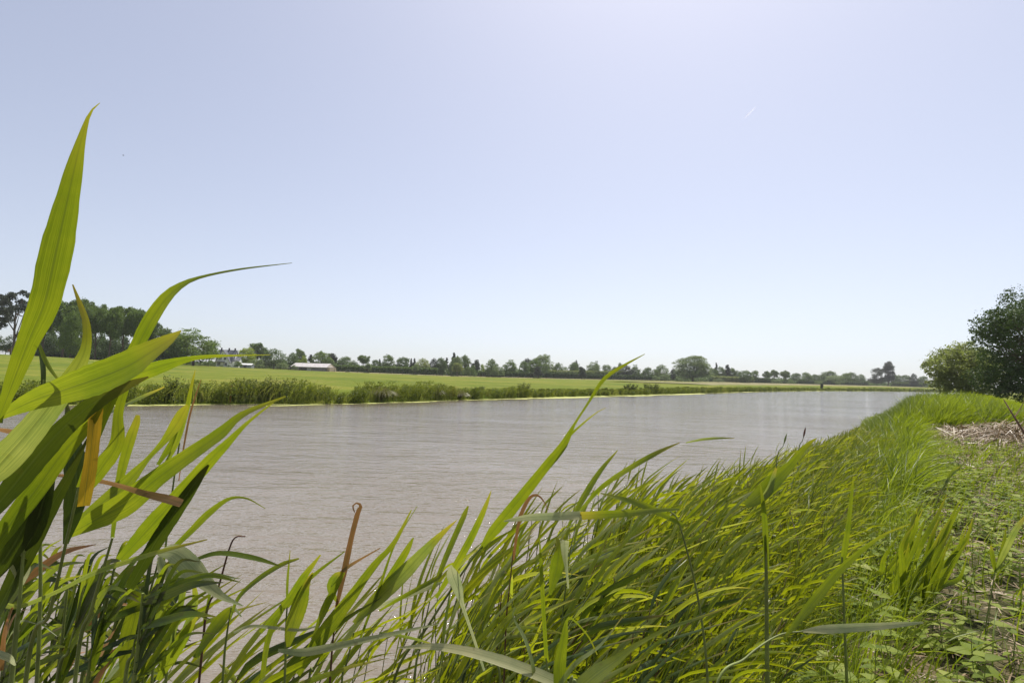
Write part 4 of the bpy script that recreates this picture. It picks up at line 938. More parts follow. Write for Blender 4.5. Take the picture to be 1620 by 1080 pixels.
TIP_PX = [0, 250, 330, 450, 550, 650, 750, 850, 950, 1050, 1150, 1250, 1300, 1350, 1400, 1432, 1455, 1500, 1620]
TIP_Y = [870, 900, 935, 900, 880, 850, 805, 775, 735, 755, 725, 700, 690, 674, 656, 634, 614, 609, 640]
def reed_height(x, y, z, r):
    px = 810 + F * x / y
    ty = np.interp(px, TIP_PX, TIP_Y)
    h = CAM[2] - (ty - hor(px)) / F * y - z
    return px, h
def build_reeds():
    r = np.random.default_rng(21)
    protos = []
    for i in range(22):
        st, C, W, Sd = reed_arrays(r, 1.0 if i % 6 else 1.02, nl=int(r.integers(6, 9)), lw=0.014, lean=r.uniform(.12, .34) if i % 4 else r.uniform(-.05, .08))
        sm_ = MB(); tube(sm_, st, np.linspace(.0032, .0014, 9), 5)
        lb = MB(); ribbons(lb, C, W, Sd, tint=r.uniform(0, 1, len(C)))
        k_ = len(C) - 2 if i % 3 == 0 else len(C)
        lb = MB(); ribbons(lb, C[-k_:], W[-k_:], Sd[-k_:], tint=r.uniform(.15, 1, k_)); dm_ = None
        if k_ < len(C): db = MB(); ribbons(db, C[:len(C) - k_], W[:len(C) - k_] * .8, Sd[:len(C) - k_], tint=r.uniform(.4, 1, len(C) - k_)); dm_ = db.mesh('dead_leaves', REED_STRAW)
        protos.append((sm_.mesh('stem', STEM if i % 5 else STEM_RED), lb.mesh('leaves', REED_BELT if i % 5 else REED_DARK), st, C, W, Sd, dm_))
    cand = []
    n = 6000
    s = r.uniform(0, 1, n) ** 1.5 * 46 + 0.6; dn = r.uniform(-.55, 1.45, n) + np.clip(s - 18, 0, 30) * 0.03 * r.uniform(0, 1, n)
    x, y = near_pt(s, dn); z = np.maximum(ground(x, y), -0.25)
    for a, b, c, q, ss in zip(x, y, z, dn, s):
        if b < 1.35 or math.hypot(a, b) < 1.7: continue
        px, h = reed_height(a, b, c, r)
        if px < 250 and b < 1.6: continue
        dens = np.interp(px, [300, 500, 640, 720, 1e5], [.1, .16, .42, 1, 1])
        if r.uniform() > dens: continue
        h = h * r.uniform(.62, 1.08) * (1 - .4 * max(0, q - .5))
        h = min(h, 2.1 * r.uniform(.85, 1)) 
        if h < 0.45: continue
        cand.append((math.hypot(a, b), a, b, c, h, px))
    # extra ones at the lower left between the traced reeds
    for _ in range(70):
        px = r.uniform(-60, 300); d = r.uniform(1.1, 2.1); c = P(px, hor(px), d); z0 = max(gz(c[0], c[1]), -.2)
        h = (CAM[2] - (np.interp(px, [0, 250, 330, 420], [850, 880, 940, 975]) - hor(px)) / F * d - z0) * r.uniform(.7, 1.0)
        cand.append((d, c[0], c[1], z0, h, px))
    cand.sort(); vis = [c for c in cand if -80 < c[5] < 1700]
    rest = MB(); cnt = 0
    for i, (D, a, b, c, h, px) in enumerate(vis):
        pr = protos[r.integers(0, len(protos))]; rz = r.normal(0, .5); wk = 1.45 / (h ** 0.35)
        if i < 300:
            e = empty('reed', (a, b, c - 0.03), None, 'reed', 'green reeds of the near bank belt')
            dd = 'at the water edge' 
            e['label'] = 'leafy green reed leaning right in the dense reed belt of the near bank'
            e.rotation_euler = (0, 0, rz); e.scale = (h * 1.05, h * 1.05, h)
            link('stem', pr[0], e); link('leaves', pr[1], e)
            if pr[6]: link('dead_leaves', pr[6], e)
        else:
            ca, sa = math.cos(rz), math.sin(rz); Rm = np.array([[ca, -sa, 0], [sa, ca, 0], [0, 0, 1]])
            sc = np.array([h, h, h]); C = (pr[3] * sc) @ Rm.T + np.array([a, b, c]); Sd = pr[5] @ Rm.T
            kk = slice(None) if D < 9 else slice(0, None, 2)
            fat = 1.0 if D < 7 else 1.0 + (D - 7) * 0.04
            ribbons(rest, C[:, kk], pr[4][:, kk] * h * fat, Sd[:, kk], tint=r.uniform(.2, 1, len(C)), flat=D > 9)
            if D < 12: tube(rest, (pr[2] * sc) @ Rm.T + np.array([a, b, c]), np.linspace(.0035, .0015, 9) * h, 4, a=.2)
    tag(rest.obj('reed_bed', REED_BELT), 'dense mass of bright green reeds filling the near bank behind the front ones', 'reeds', kind='stuff')
    cm = MB(); rc = np.random.default_rng(9)
    for i in range(150):
        D, a, b, c, h, px = vis[int(rc.integers(40, min(1500, len(vis))))]; hh = h * rc.uniform(.6, 1.0); l = rc.normal(.25, .3)
        p0 = np.array([a + rc.normal(0, .1), b + rc.normal(0, .1), c]); tube(cm, catmull([p0, p0 + [l * hh * .4, 0, hh * .6], p0 + [l * hh, rc.normal(0, .1), hh]], 6), np.linspace(.004, .002, 6) * (1 + D * .05), 4, a=rc.uniform(0, 1))
    tag(cm.obj('dry_canes', REED_STRAW), 'old straw-coloured canes scattered through the near reed belt', 'dry canes', kind='stuff')
    print('reeds', len(vis))
build_reeds()

# fine understorey grass along the bank + lush meadow farther off -------------
def blades(name, n, sampler, hfun, wbase, m, label, seed, cat='grass', lean=.45, k=5, fat=.0009):
    r = np.random.default_rng(seed); x, y = sampler(r, n)
    ok = (y > 0.9) & (np.hypot(x, y) > 1.3); x, y = x[ok], y[ok]; px = 810 + F * x / y; ok = (px > -100) & (px < 1760); x, y = x[ok], y[ok]; n = len(x)
    z = np.maximum(ground(x, y), -.1); D = np.hypot(x, y); h = hfun(x, y, z, r, n)
    ok = h > .05; x, y, z, D, h = x[ok], y[ok], z[ok], D[ok], h[ok]; n = len(x)
    u = np.linspace(0, 1, k)[None, :]; l = np.maximum(r.normal(lean, .45, n) + .25 * np.sin(x * 3.1 + y * 2.3), .05)[:, None]; ly = r.normal(0.05, .4, n)[:, None]
    C = np.stack([x[:, None] + l * h[:, None] * u ** 1.8, y[:, None] + ly * h[:, None] * u ** 1.8, z[:, None] + h[:, None] * (u - .28 * l * u ** 2.5)], -1)
    W = (wbase + D * fat)[:, None] * r.uniform(.6, 1.3, n)[:, None] * (1 - .93 * u ** 1.6)
    sd = nrm(np.stack([np.ones(n), r.normal(0, .7, n), np.zeros(n)], -1))[:, None, :] * np.ones((1, k, 1))
    cl = .5 + .3 * np.sin(x * 5.1 + 2 * np.sin(y * 3.3)) * np.cos(y * 4.7 - x * 2.2)
    mb = MB(); ribbons(mb, C, W, sd, tint=np.clip(cl + r.normal(0, .25, n), 0, 1), flat=True)
    return tag(mb.obj(name, m), label, cat, kind='stuff')
def samp_belt(r, n):
    s = r.uniform(0, 1, n) ** 1.6 * 40 + .4; return near_pt(s, r.uniform(-.15, 1.9, n))
blades('bank_grass', 22000, samp_belt, lambda x, y, z, r, n: r.uniform(.15, .6, n), .004, MEADOW, 'fine green grass filling the foot of the near reed belt', 31)
def samp_meadow(r, n):
    s = r.uniform(9, 44, n); h = n // 2; x, y = near_pt(s, r.uniform(.5, 3.2, n))
    a = (r.uniform(1370, 1760, h) - 810) / F; D = 1 / r.uniform(1 / 48, 1 / 13.5, h); x[:h] = a * D; y[:h] = D
    return x, y
def h_meadow(x, y, z, r, n):
    px, h = reed_height(x, y, z, r); dn = -sdist(x, y, NEAR)
    D = np.hypot(x, y)
    base = np.where(dn < .2, 0, np.where(D > 21.5, 1.2, np.where(dn < 1.9, .8, 0.0))) * r.uniform(.7, 1.2, n)
    base = base * (.74 + .26 * np.sin(x * 2.3 + 1.5 * np.sin(y * 1.7)) * np.cos(y * 2.1 - x * .8))
    return np.minimum(base, np.maximum(h, .2))
blades('tall_grass', 110000, samp_meadow, h_meadow, .008, MEADOW, 'lush wind-bent tall grass further along the near bank', 32, lean=.55, fat=.0009)
def samp_mix(r, n):
    s = r.uniform(0, 1, n) * 19; return near_pt(s, 1.2 + 8 * r.uniform(0, 1, n) ** 1.4)
blades('short_grass', 17000, samp_mix, lambda x, y, z, r, n: r.uniform(.08, .38, n) * (r.uniform(0, 1, n) < .8), .005, MEADOW, 'scattered short grass blades among the nettles', 33, lean=.35)

# nettles and other ground cover ---------------------------------------------
def leafshape(mb, C, D, U, L, Wd, tint):
    """batch of pointed ovate leaves: origin C, direction D, up U"""
    n = len(C); S_ = nrm(np.cross(D, U)); st = [(0, 0), (.12, .55), (.3, 1), (.45, .92), (.62, .72), (.8, .4), (1, 0)]
    ctr = []; lf = []; rt = []
    for t, w in st:
        p = C + D * (L * t)[:, None] - U * (L * .22 * t * t)[:, None]; ctr.append(p)
        lf.append(p + S_ * (Wd * w / 2)[:, None] + U * (Wd * w * .13)[:, None]); rt.append(p - S_ * (Wd * w / 2)[:, None] + U * (Wd * w * .13)[:, None])
    m = len(st); V = np.stack([np.stack(lf, 1), np.stack(ctr, 1), np.stack(rt, 1)], 2).reshape(n, m * 3, 3)
    q = np.array([(i * 3 + j, i * 3 + j + 1, i * 3 + j + 4, i * 3 + j + 3) for i in range(m - 1) for j in range(2)])
    mb.add(V, q=(q[None] + (np.arange(n) * m * 3)[:, None, None]), a=np.repeat(tint, m * 3))
def nettles():
    r = np.random.default_rng(41); mb = MB(); sb = MB()
    N = 10500; s = r.uniform(0, 1, N) ** 1.2 * 20 - 1.0; dn = r.uniform(1.25, 11, N); x, y = near_pt(s, dn)
    px = 810 + F * x / np.maximum(y, .1); D = np.hypot(x, y)
    ok = (y > .9) & (px < 1750) & (px > 900) & (D > 1.6) & (D < 22); x, y, D = x[ok], y[ok], D[ok]
    # leave gaps where the dry litter shows
    gap = np.sin(x * 1.7 + 1.2 * np.sin(y * 1.3)) * np.cos(y * 1.5 - .6 * x)
    heap = ((x - 14.0) / 3.4) ** 2 + ((y - 14.4) / 1.9) ** 2
    pxx = 810 + F * x / y; ok = (r.uniform(0, 1, len(x)) < np.interp(pxx, [1440, 1620], [1, .55])) & ((gap < .72) | (r.uniform(0, 1, len(x)) < .25)) & (heap > 1) & (r.uniform(0, 1, len(x)) < np.interp(D, [2, 9, 14, 22], [1, .8, .45, .3]))
    x, y, D = x[ok], y[ok], D[ok]; z = ground(x, y); print('nettles', len(x))
    for a, b, c, dd in zip(x, y, z, D):
        H = r.uniform(.06, .3); tilt = r.normal(0, .15, 2); nodes = int(r.integers(2, 5)); Cs = []; Ds = []; Ls = []
        for j in range(nodes):
            t = (j + 1) / nodes; p = np.array([a + tilt[0] * H * t, b + tilt[1] * H * t, c + H * t]); rot = r.uniform(0, 3.14) + j * 1.57
            for kx in range(2 if dd > 3 else 2):
                an = rot + kx * math.pi; Cs.append(p); Ds.append((math.cos(an), math.sin(an), r.uniform(-.1, .45))); Ls.append(r.uniform(.055, .115) * (1.2 - .4 * t) * (1 + .02 * dd))
        Cs = np.array(Cs); Ds = nrm(np.array(Ds)); Ls = np.array(Ls); U = nrm(np.array([0, 0, 1.0]) - Ds * Ds[:, 2:3] + r.normal(0, .15, Ds.shape))
        leafshape(mb, Cs, Ds, U, Ls, Ls * r.uniform(.5, .75), np.clip(r.uniform(0, 1) * .6 + r.uniform(0, .4, len(Cs)), 0, 1))
        if dd < 7: tube(sb, [(a, b, c - .02), (a + tilt[0] * H, b + tilt[1] * H, c + H)], [.003, .0018], 4)
    tag(mb.obj('nettles', NETTLE), 'low patchwork of nettles and weeds covering the right bank', 'ground cover', kind='stuff')
    tag(sb.obj('nettle_stems', STEM), 'thin stems of the low weeds on the right bank', 'ground cover', kind='stuff')
nettles()

def straw():
    r = np.random.default_rng(51); mb = MB()
    N = 34000; s = r.uniform(0, 1, N) * 22; x, y = near_pt(s, r.uniform(1.3, 12, N)); 
    hx, hy = r.normal(14.2, 3.4, 9000), r.normal(14.0, 2.2, 9000)
    x = np.concatenate([x, hx]); y = np.concatenate([y, hy]); hp = np.concatenate([np.zeros(N), np.ones(9000)])
    px = 810 + F * x / np.maximum(y, .1); D = np.hypot(x, y); ok = (y > .9) & (px < 1760) & (px > 1000) & (D > 1.5); x, y, hp, D = x[ok], y[ok], hp[ok], D[ok]; n = len(x)
    heap = np.exp(-(((x - 13.8) / 2.4) ** 2 + ((y - 14.6) / 1.4) ** 2)) * .5
    z = ground(x, y) + .012 + r.uniform(0, .05, n) + hp * heap * r.uniform(.2, 1, n)
    a = r.uniform(0, 6.28, n); L = r.uniform(.08, .4, n) * (1 + hp * .8); el = r.normal(0, .13, n) + hp * np.abs(r.normal(0, .3, n))
    d = np.stack([np.cos(a) * np.cos(el), np.sin(a) * np.cos(el), np.sin(el)], -1); c = np.stack([x, y, z], -1)
    u = np.array([-.5, 0, .5]); C = c[:, None] + d[:, None] * (L[:, None] * u[None])[..., None]; C[:, 1, 2] += L * .05
    C[..., 2] = np.maximum(C[..., 2], ground(C[..., 0].ravel(), C[..., 1].ravel()).reshape(C.shape[:2]) + .008)
    W = (.004 + D * .0007)[:, None] * r.uniform(.5, 1.6, n)[:, None] * np.array([1, 1, .5])
    ribbons(mb, C, W, np.stack([-np.sin(a), np.cos(a), r.normal(0, .3, n)], -1)[:, None] * np.ones((1, 3, 1)), tint=r.uniform(0, 1, n), flat=True)
    tag(mb.obj('dry_straw', STRAW), 'dry cut reed straw littering and heaped on the right bank', 'straw', kind='stuff')
straw()
def branch(name, pts, rad, label):
    W = [P(*p) for p in pts]; b = W[0]; mb = MB(); tube(mb, catmull([q - b for q in W], 12), np.linspace(rad, rad * .4, 12), 6)
    s = W[1] - b; tube(mb, catmull([s, s + np.array([.25, .1, .22]), s + np.array([.4, .1, .5])], 6), np.linspace(rad * .5, rad * .15, 6), 5)
    o = mb.obj(name, simple('branch_bark', (.16, .09, .06), .8, .3, 20)); o.location = tuple(b); tag(o, label, 'branch')
branch('dry_branch', [(1640, 715, 12), (1605, 660, 12.3), (1588, 632, 12.6)], .03, 'thin dark dead branch rising from the straw heap at the right edge')
branch('dry_branch', [(1522, 693, 15), (1570, 701, 14), (1625, 705, 13)], .035, 'brown dead branch lying across the cut straw')
branch('dry_branch', [(1530, 727, 11.5), (1565, 729, 11.2), (1600, 726, 11.1)], .025, 'reddish dead branch lying in front of the straw heap')

# ------------------------------------------------------------------ traced front reeds
HR = np.random.default_rng(77)
def hero(label, stem, leaves, stem_mat=STEM, rad=.003, cat='reed', group='large reeds close to the camera'):
    """stem [(px,py,d)...] from low to high; leaves [(material, d0, d1, [(px,py,wpx)...], tint)]"""
    sp = [P(*q) for q in stem]; dr = sp[0] - sp[1]; g0 = sp[0] + dr * 0.3
    gx, gy = g0[0], g0[1]; z = gz(gx, gy); base = np.array([gx, gy, max(z, -.3)])
    e = empty('reed', base, label, cat, group)
    pts = [base - base + np.array([0, 0, -.04])] + ([(base + (sp[0] - base) * .5 + np.array([0, 0, 0])) - base] if sp[0][2] - base[2] > .3 else []) + [q - base for q in sp]
    mb = MB(); tube(mb, catmull(pts, 26), np.linspace(rad * 1.15, rad * .6, 26), 8); mb.obj('stem', stem_mat, e)
    for lf in leaves:
        m, d0, d1, pt = lf[:4]; tint = lf[4] if len(lf) > 4 else .5
        n = 34; q = catmull(pt, n); dd = np.linspace(d0, d1, n); q[:, 2] = np.maximum(q[:, 2], .6)
        q[:, 2] *= .91 + .016 * HR.normal(size=n) * (q[:, 2] > 6)
        C = np.array([P(a, b, d) for (a, b, _), d in zip(q, dd)]); W = q[:, 2] * dd / F
        T_ = nrm(np.gradient(C, axis=0)); V = nrm(C - CAM); Sd = np.cross(T_, V)
        tq = np.linspace(0, 1, n); ph = HR.uniform(-.5, .5) + HR.uniform(.3, .9) * np.sin(tq * HR.uniform(1.5, 4.0) + HR.uniform(0, 6))
        ph = np.where(tq > .03, ph, 0)[:, None] * .8; Sd = nrm(Sd * np.cos(ph) + V * np.sin(ph))
        mb = MB(); ribbons(mb, (C - base)[None], W[None], Sd[None], fold=.22, tint=tint); mb.obj('leaf', m, e)
Y, PA, DR, GR, DK = REED_YELLOW, REED_PALE, REED_DRY, REED, REED_DARK
hero('reed with the tallest upright blade of all, at the left edge', [(-22, 1080, .62), (-16, 850, .6), (-4, 655, .58)], [
    (GR, .56, .5, [(-4, 668, 10), (22, 600, 24), (45, 540, 32), (70, 480, 42), (86, 410, 46), (97, 360, 42), (108, 310, 32), (118, 265, 24), (129, 220, 12), (142, 180, 4), (158, 163, 1)], .62),
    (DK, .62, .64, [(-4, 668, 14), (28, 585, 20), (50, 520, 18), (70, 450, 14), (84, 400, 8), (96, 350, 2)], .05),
    (GR, .58, .52, [(-6, 662, 8), (50, 634, 34), (100, 617, 48), (150, 600, 56), (200, 580, 52), (240, 556, 40), (270, 537, 22), (287, 523, 3)], .7)], rad=.0035)
hero('reed with a leaf curling up to a yellow tip, by the left edge', [(-60, 1080, .66), (-50, 900, .64), (-34, 775, .62)], [
    (GR, .6, .58, [(-34, 775, 14), (0, 735, 48), (40, 690, 46), (80, 640, 40), (110, 600, 32), (130, 565, 20), (137, 540, 14), (136, 510, 11), (128, 485, 8), (115, 450, 2)], .95),
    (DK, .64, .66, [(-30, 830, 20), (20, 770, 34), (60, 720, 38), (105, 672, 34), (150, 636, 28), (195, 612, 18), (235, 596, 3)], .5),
    (GR, .66, .68, [(-34, 900, 18), (15, 830, 30), (60, 770, 32), (100, 715, 28), (140, 672, 16), (165, 640, 2)], .2),
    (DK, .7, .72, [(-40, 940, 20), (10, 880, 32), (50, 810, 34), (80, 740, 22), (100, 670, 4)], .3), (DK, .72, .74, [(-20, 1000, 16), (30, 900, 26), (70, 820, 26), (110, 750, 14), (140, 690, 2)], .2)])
hero('reed carrying one broad orange-yellow leaf', [(40, 1080, .8), (78, 970, .78), (104, 860, .76), (125, 770, .76)], [
    (Y, .68, .68, [(132, 800, 18), (140, 740, 27), (147, 680, 27), (150, 640, 24), (151, 600, 12)], .9),
    (GR, .76, .7, [(125, 770, 8), (150, 700, 10), (180, 625, 15), (215, 552, 22), (240, 505, 26), (265, 470, 22), (290, 450, 12), (320, 438, 6), (380, 426, 4), (462, 416, 1)], .4),
    (GR, .78, .7, [(112, 700, 10), (140, 650, 26), (200, 600, 32), (250, 580, 26), (300, 567, 11), (340, 563, 6), (380, 562, 3), (428, 561, 1)], .55),
    (DK, .8, .82, [(104, 860, 8), (118, 800, 30), (120, 740, 32), (112, 690, 22), (106, 640, 4)], .4),
    (GR, .8, .78, [(126, 790, 8), (160, 740, 26), (185, 700, 22), (188, 650, 14), (206, 590, 12), (222, 560, 4)], .35),
    (GR, .85, .8, [(135, 672, 3), (180, 650, 7), (220, 630, 7), (260, 612, 2)], .9)])
hero('broken brown-tipped reed stub with a thin bent shoot, at left', [(58, 1080, .9), (64, 800, .9), (68, 600, .9)], [
    (DK, .9, .9, [(68, 620, 5), (68, 585, 8), (64, 560, 5), (60, 540, 2)], .3), (GR, .9, .88, [(62, 545, 4), (72, 570, 7), (86, 592, 5), (100, 608, 2)], .6)])
hero('reed with two long broad blades reaching far right over the water', [(118, 1080, .9), (146, 960, .9), (178, 850, .88)], [
    (GR, .86, .8, [(105, 848, 10), (150, 822, 34), (200, 795, 42), (250, 755, 32), (300, 720, 27), (350, 685, 22), (385, 655, 12), (452, 627, 3)], .55),
    (GR, .9, .84, [(116, 832, 14), (160, 800, 26), (200, 765, 26), (235, 725, 9), (262, 695, 13), (280, 670, 21), (290, 652, 17), (297, 640, 4)], .6),
    (GR, .94, .88, [(190, 885, 16), (240, 830, 32), (290, 775, 27), (330, 730, 22), (360, 700, 14), (392, 668, 6), (438, 632, 2)], .45),
    (DK, .95, .9, [(205, 930, 14), (250, 850, 27), (290, 790, 23), (315, 755, 14), (330, 735, 4)], .2),
    (DR, .84, .8, [(85, 751, 5), (130, 755, 8), (180, 765, 9), (230, 780, 12), (270, 790, 15), (288, 796, 13)], .8),
    (DR, .86, .84, [(55, 724, 3), (75, 731, 8), (100, 736, 5), (130, 740, 2)], .3),
    (GR, .9, .88, [(178, 850, 6), (190, 760, 14), (205, 700, 17), (216, 668, 12), (218, 656, 6)], .65)])
hero('reed at the left edge with dry tan leaf stubs', [(18, 1080, .72), (30, 960, .72), (38, 860, .72)], [
    (DR, .7, .7, [(-10, 677, 6), (12, 681, 10), (33, 683, 4)], .9), (DK, .72, .7, [(38, 870, 8), (50, 850, 24), (66, 800, 28), (84, 740, 18), (96, 690, 3)], .3),
    (PA, .72, .74, [(38, 870, 8), (30, 885, 26), (34, 905, 24), (34, 925, 6)], .8), (DR, .73, .76, [(20, 960, 4), (8, 1000, 8), (2, 1060, 6)], .1),
    (GR, .74, .76, [(-10, 950, 12), (30, 958, 10), (90, 935, 8), (150, 905, 9), (210, 885, 9), (260, 870, 7), (328, 853, 2)], .9),
    (PA, .7, .68, [(-20, 1030, 14), (10, 1040, 14), (24, 1052, 3)], .7)])
hero('reed with a broad pale folded leaf hanging over the water', [(210, 1080, 1.1), (232, 960, 1.1), (250, 890, 1.1)], [
    (PA, 1.02, 1.0, [(250, 876, 6), (275, 874, 30), (300, 893, 34), (325, 920, 24), (350, 942, 12), (384, 958, 2)], .9),
    (PA, 1.06, 1.04, [(252, 880, 6), (262, 903, 20), (285, 915, 16), (310, 912, 4)], .5),
    (GR, 1.1, 1.05, [(250, 890, 6), (300, 842, 11), (330, 812, 12), (362, 789, 6), (390, 788, 3), (420, 804, 1)], .5),
    (GR, 1.1, 1.1, [(300, 888, 5), (345, 875, 9), (400, 882, 9), (444, 895, 2)], .4),
    (GR, 1.12, 1.12, [(200, 900, 5), (215, 960, 26), (205, 1010, 30), (196, 1070, 12)], .1),
    (GR, 1.1, 1.1, [(160, 990, 8), (230, 950, 22), (290, 925, 12), (330, 905, 3)], .35)])
hero('slender dark red flowerless reed stem bent over at its top', [(322, 1000, 1.7), (345, 930, 1.7), (362, 870, 1.7), (372, 850, 1.7), (388, 848, 1.7)], [
    (GR, 1.7, 1.7, [(322, 985, 4), (333, 935, 6), (335, 905, 3)], .5)], STEM_RED, .0035)
hero('reed with a thin spear leaf pointing up by the white house', [(240, 1080, 1.25), (258, 900, 1.25), (275, 760, 1.25), (284, 700, 1.25)], [
    (GR, 1.25, 1.2, [(258, 740, 5), (280, 700, 8), (295, 650, 8), (303, 610, 5), (309, 585, 1)], .8), (GR, 1.25, 1.25, [(250, 735, 6), (272, 700, 12), (284, 665, 10), (290, 650, 3)], .6),
    (DR, 1.3, 1.3, [(283, 760, 2), (292, 700, 3), (302, 650, 3), (318, 600, 1)], .2)], rad=.0028)
hero('short reed pair of upright bright blades below the pale hanging leaf', [(262, 1080, 1.2), (275, 1010, 1.2), (283, 960, 1.2)], [
    (GR, 1.2, 1.18, [(268, 1030, 5), (285, 960, 10), (292, 925, 9), (298, 895, 2)], .95), (GR, 1.2, 1.15, [(283, 1010, 5), (303, 975, 15), (310, 945, 13), (305, 915, 3)], .8),
    (GR, 1.2, 1.15, [(250, 1075, 8), (275, 1030, 24), (300, 990, 14), (312, 975, 4)], .6)])
hero('reed with an arching blade whose tip is browned, mid left', [(352, 1080, 1.4), (358, 1010, 1.4), (366, 960, 1.4)], [
    (GR, 1.4, 1.35, [(362, 985, 4), (378, 945, 9), (410, 915, 10), (445, 893, 8), (473, 883, 3)], .5), (GR, 1.4, 1.42, [(310, 1040, 12), (335, 1000, 24), (358, 970, 18), (368, 958, 3)], .3),
    (PA, 1.4, 1.4, [(366, 960, 3), (372, 962, 5), (382, 975, 2)], .9)], rad=.003)
hero('reed with a broad glowing yellow-green leaf twisting downward', [(450, 1080, 1.35), (452, 1000, 1.35), (455, 945, 1.35)], [
    (GR, 1.33, 1.33, [(456, 1022, 6), (462, 990, 28), (473, 955, 30), (484, 925, 14), (495, 905, 3)], 1.0), (GR, 1.36, 1.3, [(412, 1000, 6), (455, 950, 13), (480, 912, 13), (507, 877, 3)], .6),
    (GR, 1.36, 1.36, [(454, 960, 3), (455, 920, 5), (459, 870, 1)], .8), (GR, 1.36, 1.3, [(455, 960, 5), (490, 915, 7), (545, 872, 2)], .15),
    (GR, 1.4, 1.4, [(415, 1080, 12), (425, 1010, 12), (445, 965, 10), (458, 950, 3)], .2), (PA, 1.36, 1.3, [(370, 1000, 4), (400, 990, 5), (470, 996, 5), (500, 990, 2)], .7)], rad=.003)
hero('withered rust-brown reed leaf curled into a loop at its tip', [(522, 1080, 1.5), (528, 1000, 1.5), (534, 950, 1.5)], [
    (DR, 1.5, 1.48, [(532, 960, 6), (545, 900, 11), (556, 850, 9), (566, 812, 9), (571, 800, 6), (565, 795, 3), (558, 800, 3), (561, 810, 2)], .1),
    (GR, 1.5, 1.48, [(534, 952, 5), (524, 930, 14), (532, 912, 18), (543, 905, 8)], .8), (DR, 1.5, 1.45, [(528, 915, 3), (555, 893, 6), (602, 866, 1.5)], 1.0)], STEM_RED, .003)
hero('reed with a long olive blade sweeping up left of the glowing yellow one', [(488, 1090, 1.45), (496, 1060, 1.45), (510, 1030, 1.45)], [
    (GR, 1.45, 1.4, [(470, 1065, 14), (510, 1005, 26), (555, 945, 20), (590, 895, 12), (622, 860, 9), (651, 806, 2)], .5), (GR, 1.46, 1.45, [(495, 1010, 8), (515, 960, 14), (530, 930, 11), (545, 905, 3)], .4),
    (PA, 1.3, 1.25, [(440, 1028, 5), (480, 1031, 13), (530, 1022, 12), (590, 1009, 9), (640, 998, 6), (695, 986, 2)], .6), (GR, 1.3, 1.25, [(600, 1000, 3), (650, 1008, 6), (690, 1020, 2)], .9)])
hero('reed with the long glowing yellow diagonal blade, lower middle', [(540, 1090, 1.5), (548, 1050, 1.5), (560, 1000, 1.5)], [
    (GR, 1.5, 1.42, [(560, 985, 8), (595, 950, 26), (640, 905, 26), (680, 862, 16), (705, 838, 8), (723, 822, 1)], 1.0), (GR, 1.5, 1.45, [(590, 960, 8), (615, 915, 17), (640, 875, 14), (654, 850, 3)], .4),
    (Y, 1.5, 1.48, [(600, 945, 3), (620, 932, 9), (634, 920, 2)], .9), (GR, 1.5, 1.45, [(570, 1010, 5), (600, 930, 6), (625, 860, 3), (660, 800, 1)], .2)])
hero('reed with a pair of straight upright blades left of the long slanting reed', [(655, 1090, 1.5), (665, 1020, 1.5), (680, 950, 1.5)], [
    (GR, 1.5, 1.42, [(680, 945, 6), (705, 885, 15), (722, 845, 14), (735, 815, 11), (741, 800, 3)], .45), (GR, 1.5, 1.4, [(690, 945, 6), (728, 880, 17), (752, 835, 14), (768, 800, 8), (777, 776, 1)], .7),
    (GR, 1.5, 1.45, [(600, 965, 5), (640, 942, 7), (690, 915, 8), (700, 905, 2)], .5), (PA, 1.52, 1.5, [(565, 972, 5), (620, 950, 8), (680, 928, 8), (700, 920, 2)], 1.0)])
hero('tallest middle reed whose long slanting blade crosses the far treeline', [(620, 1090, 1.6), (680, 985, 1.55), (740, 893, 1.5), (764, 862, 1.5)], [
    (GR, 1.5, 1.3, [(760, 868, 5), (778, 842, 21), (800, 815, 24), (835, 772, 20), (865, 735, 17), (890, 705, 15), (908, 672, 5), (930, 638, 4), (955, 600, 7), (985, 579, 5), (1020, 560, 1)], .25),
    (GR, 1.48, 1.35, [(838, 765, 4), (872, 725, 10), (900, 690, 5), (940, 655, 2), (958, 645, 1)], .7)], rad=.0042)
hero('withered red-brown reed with a hooked tip behind the pale level blade', [(800, 1000, 1.9), (806, 930, 1.9), (812, 870, 1.9)], [
    (DR, 1.9, 1.85, [(812, 885, 4), (820, 830, 6), (830, 800, 7), (842, 784, 5), (855, 786, 3), (868, 806, 1)], .1), (GR, 1.9, 1.9, [(818, 880, 4), (822, 850, 6), (838, 820, 1)], .1)], STEM_RED, .003)
hero('reed holding a long level blade, pale at its blunt left end', [(1120, 1090, 1.35), (1105, 950, 1.35), (1075, 830, 1.35), (1060, 808, 1.35)], [
    (GR, 1.3, 1.3, [(1075, 805, 3), (1040, 807, 8), (1000, 811, 11), (960, 813, 14), (918, 815, 15)], .8), (PA, 1.3, 1.3, [(920, 815, 15), (880, 816, 14), (835, 818, 12), (797, 824, 2)], .6),
    (GR, 1.35, 1.3, [(1080, 830, 6), (1020, 800, 12), (950, 780, 3)], .5)])
hero('reed with a bent blade showing its pale wedge-shaped underside', [(792, 1090, 1.2), (775, 1050, 1.2), (765, 1030, 1.2)], [
    (PA, 1.15, 1.2, [(713, 893, 2), (716, 906, 22), (724, 928, 20), (730, 950, 10), (738, 975, 6), (750, 1010, 5), (766, 1060, 4)], .9), (GR, 1.2, 1.15, [(735, 965, 3), (728, 925, 6), (724, 900, 2)], .7)])
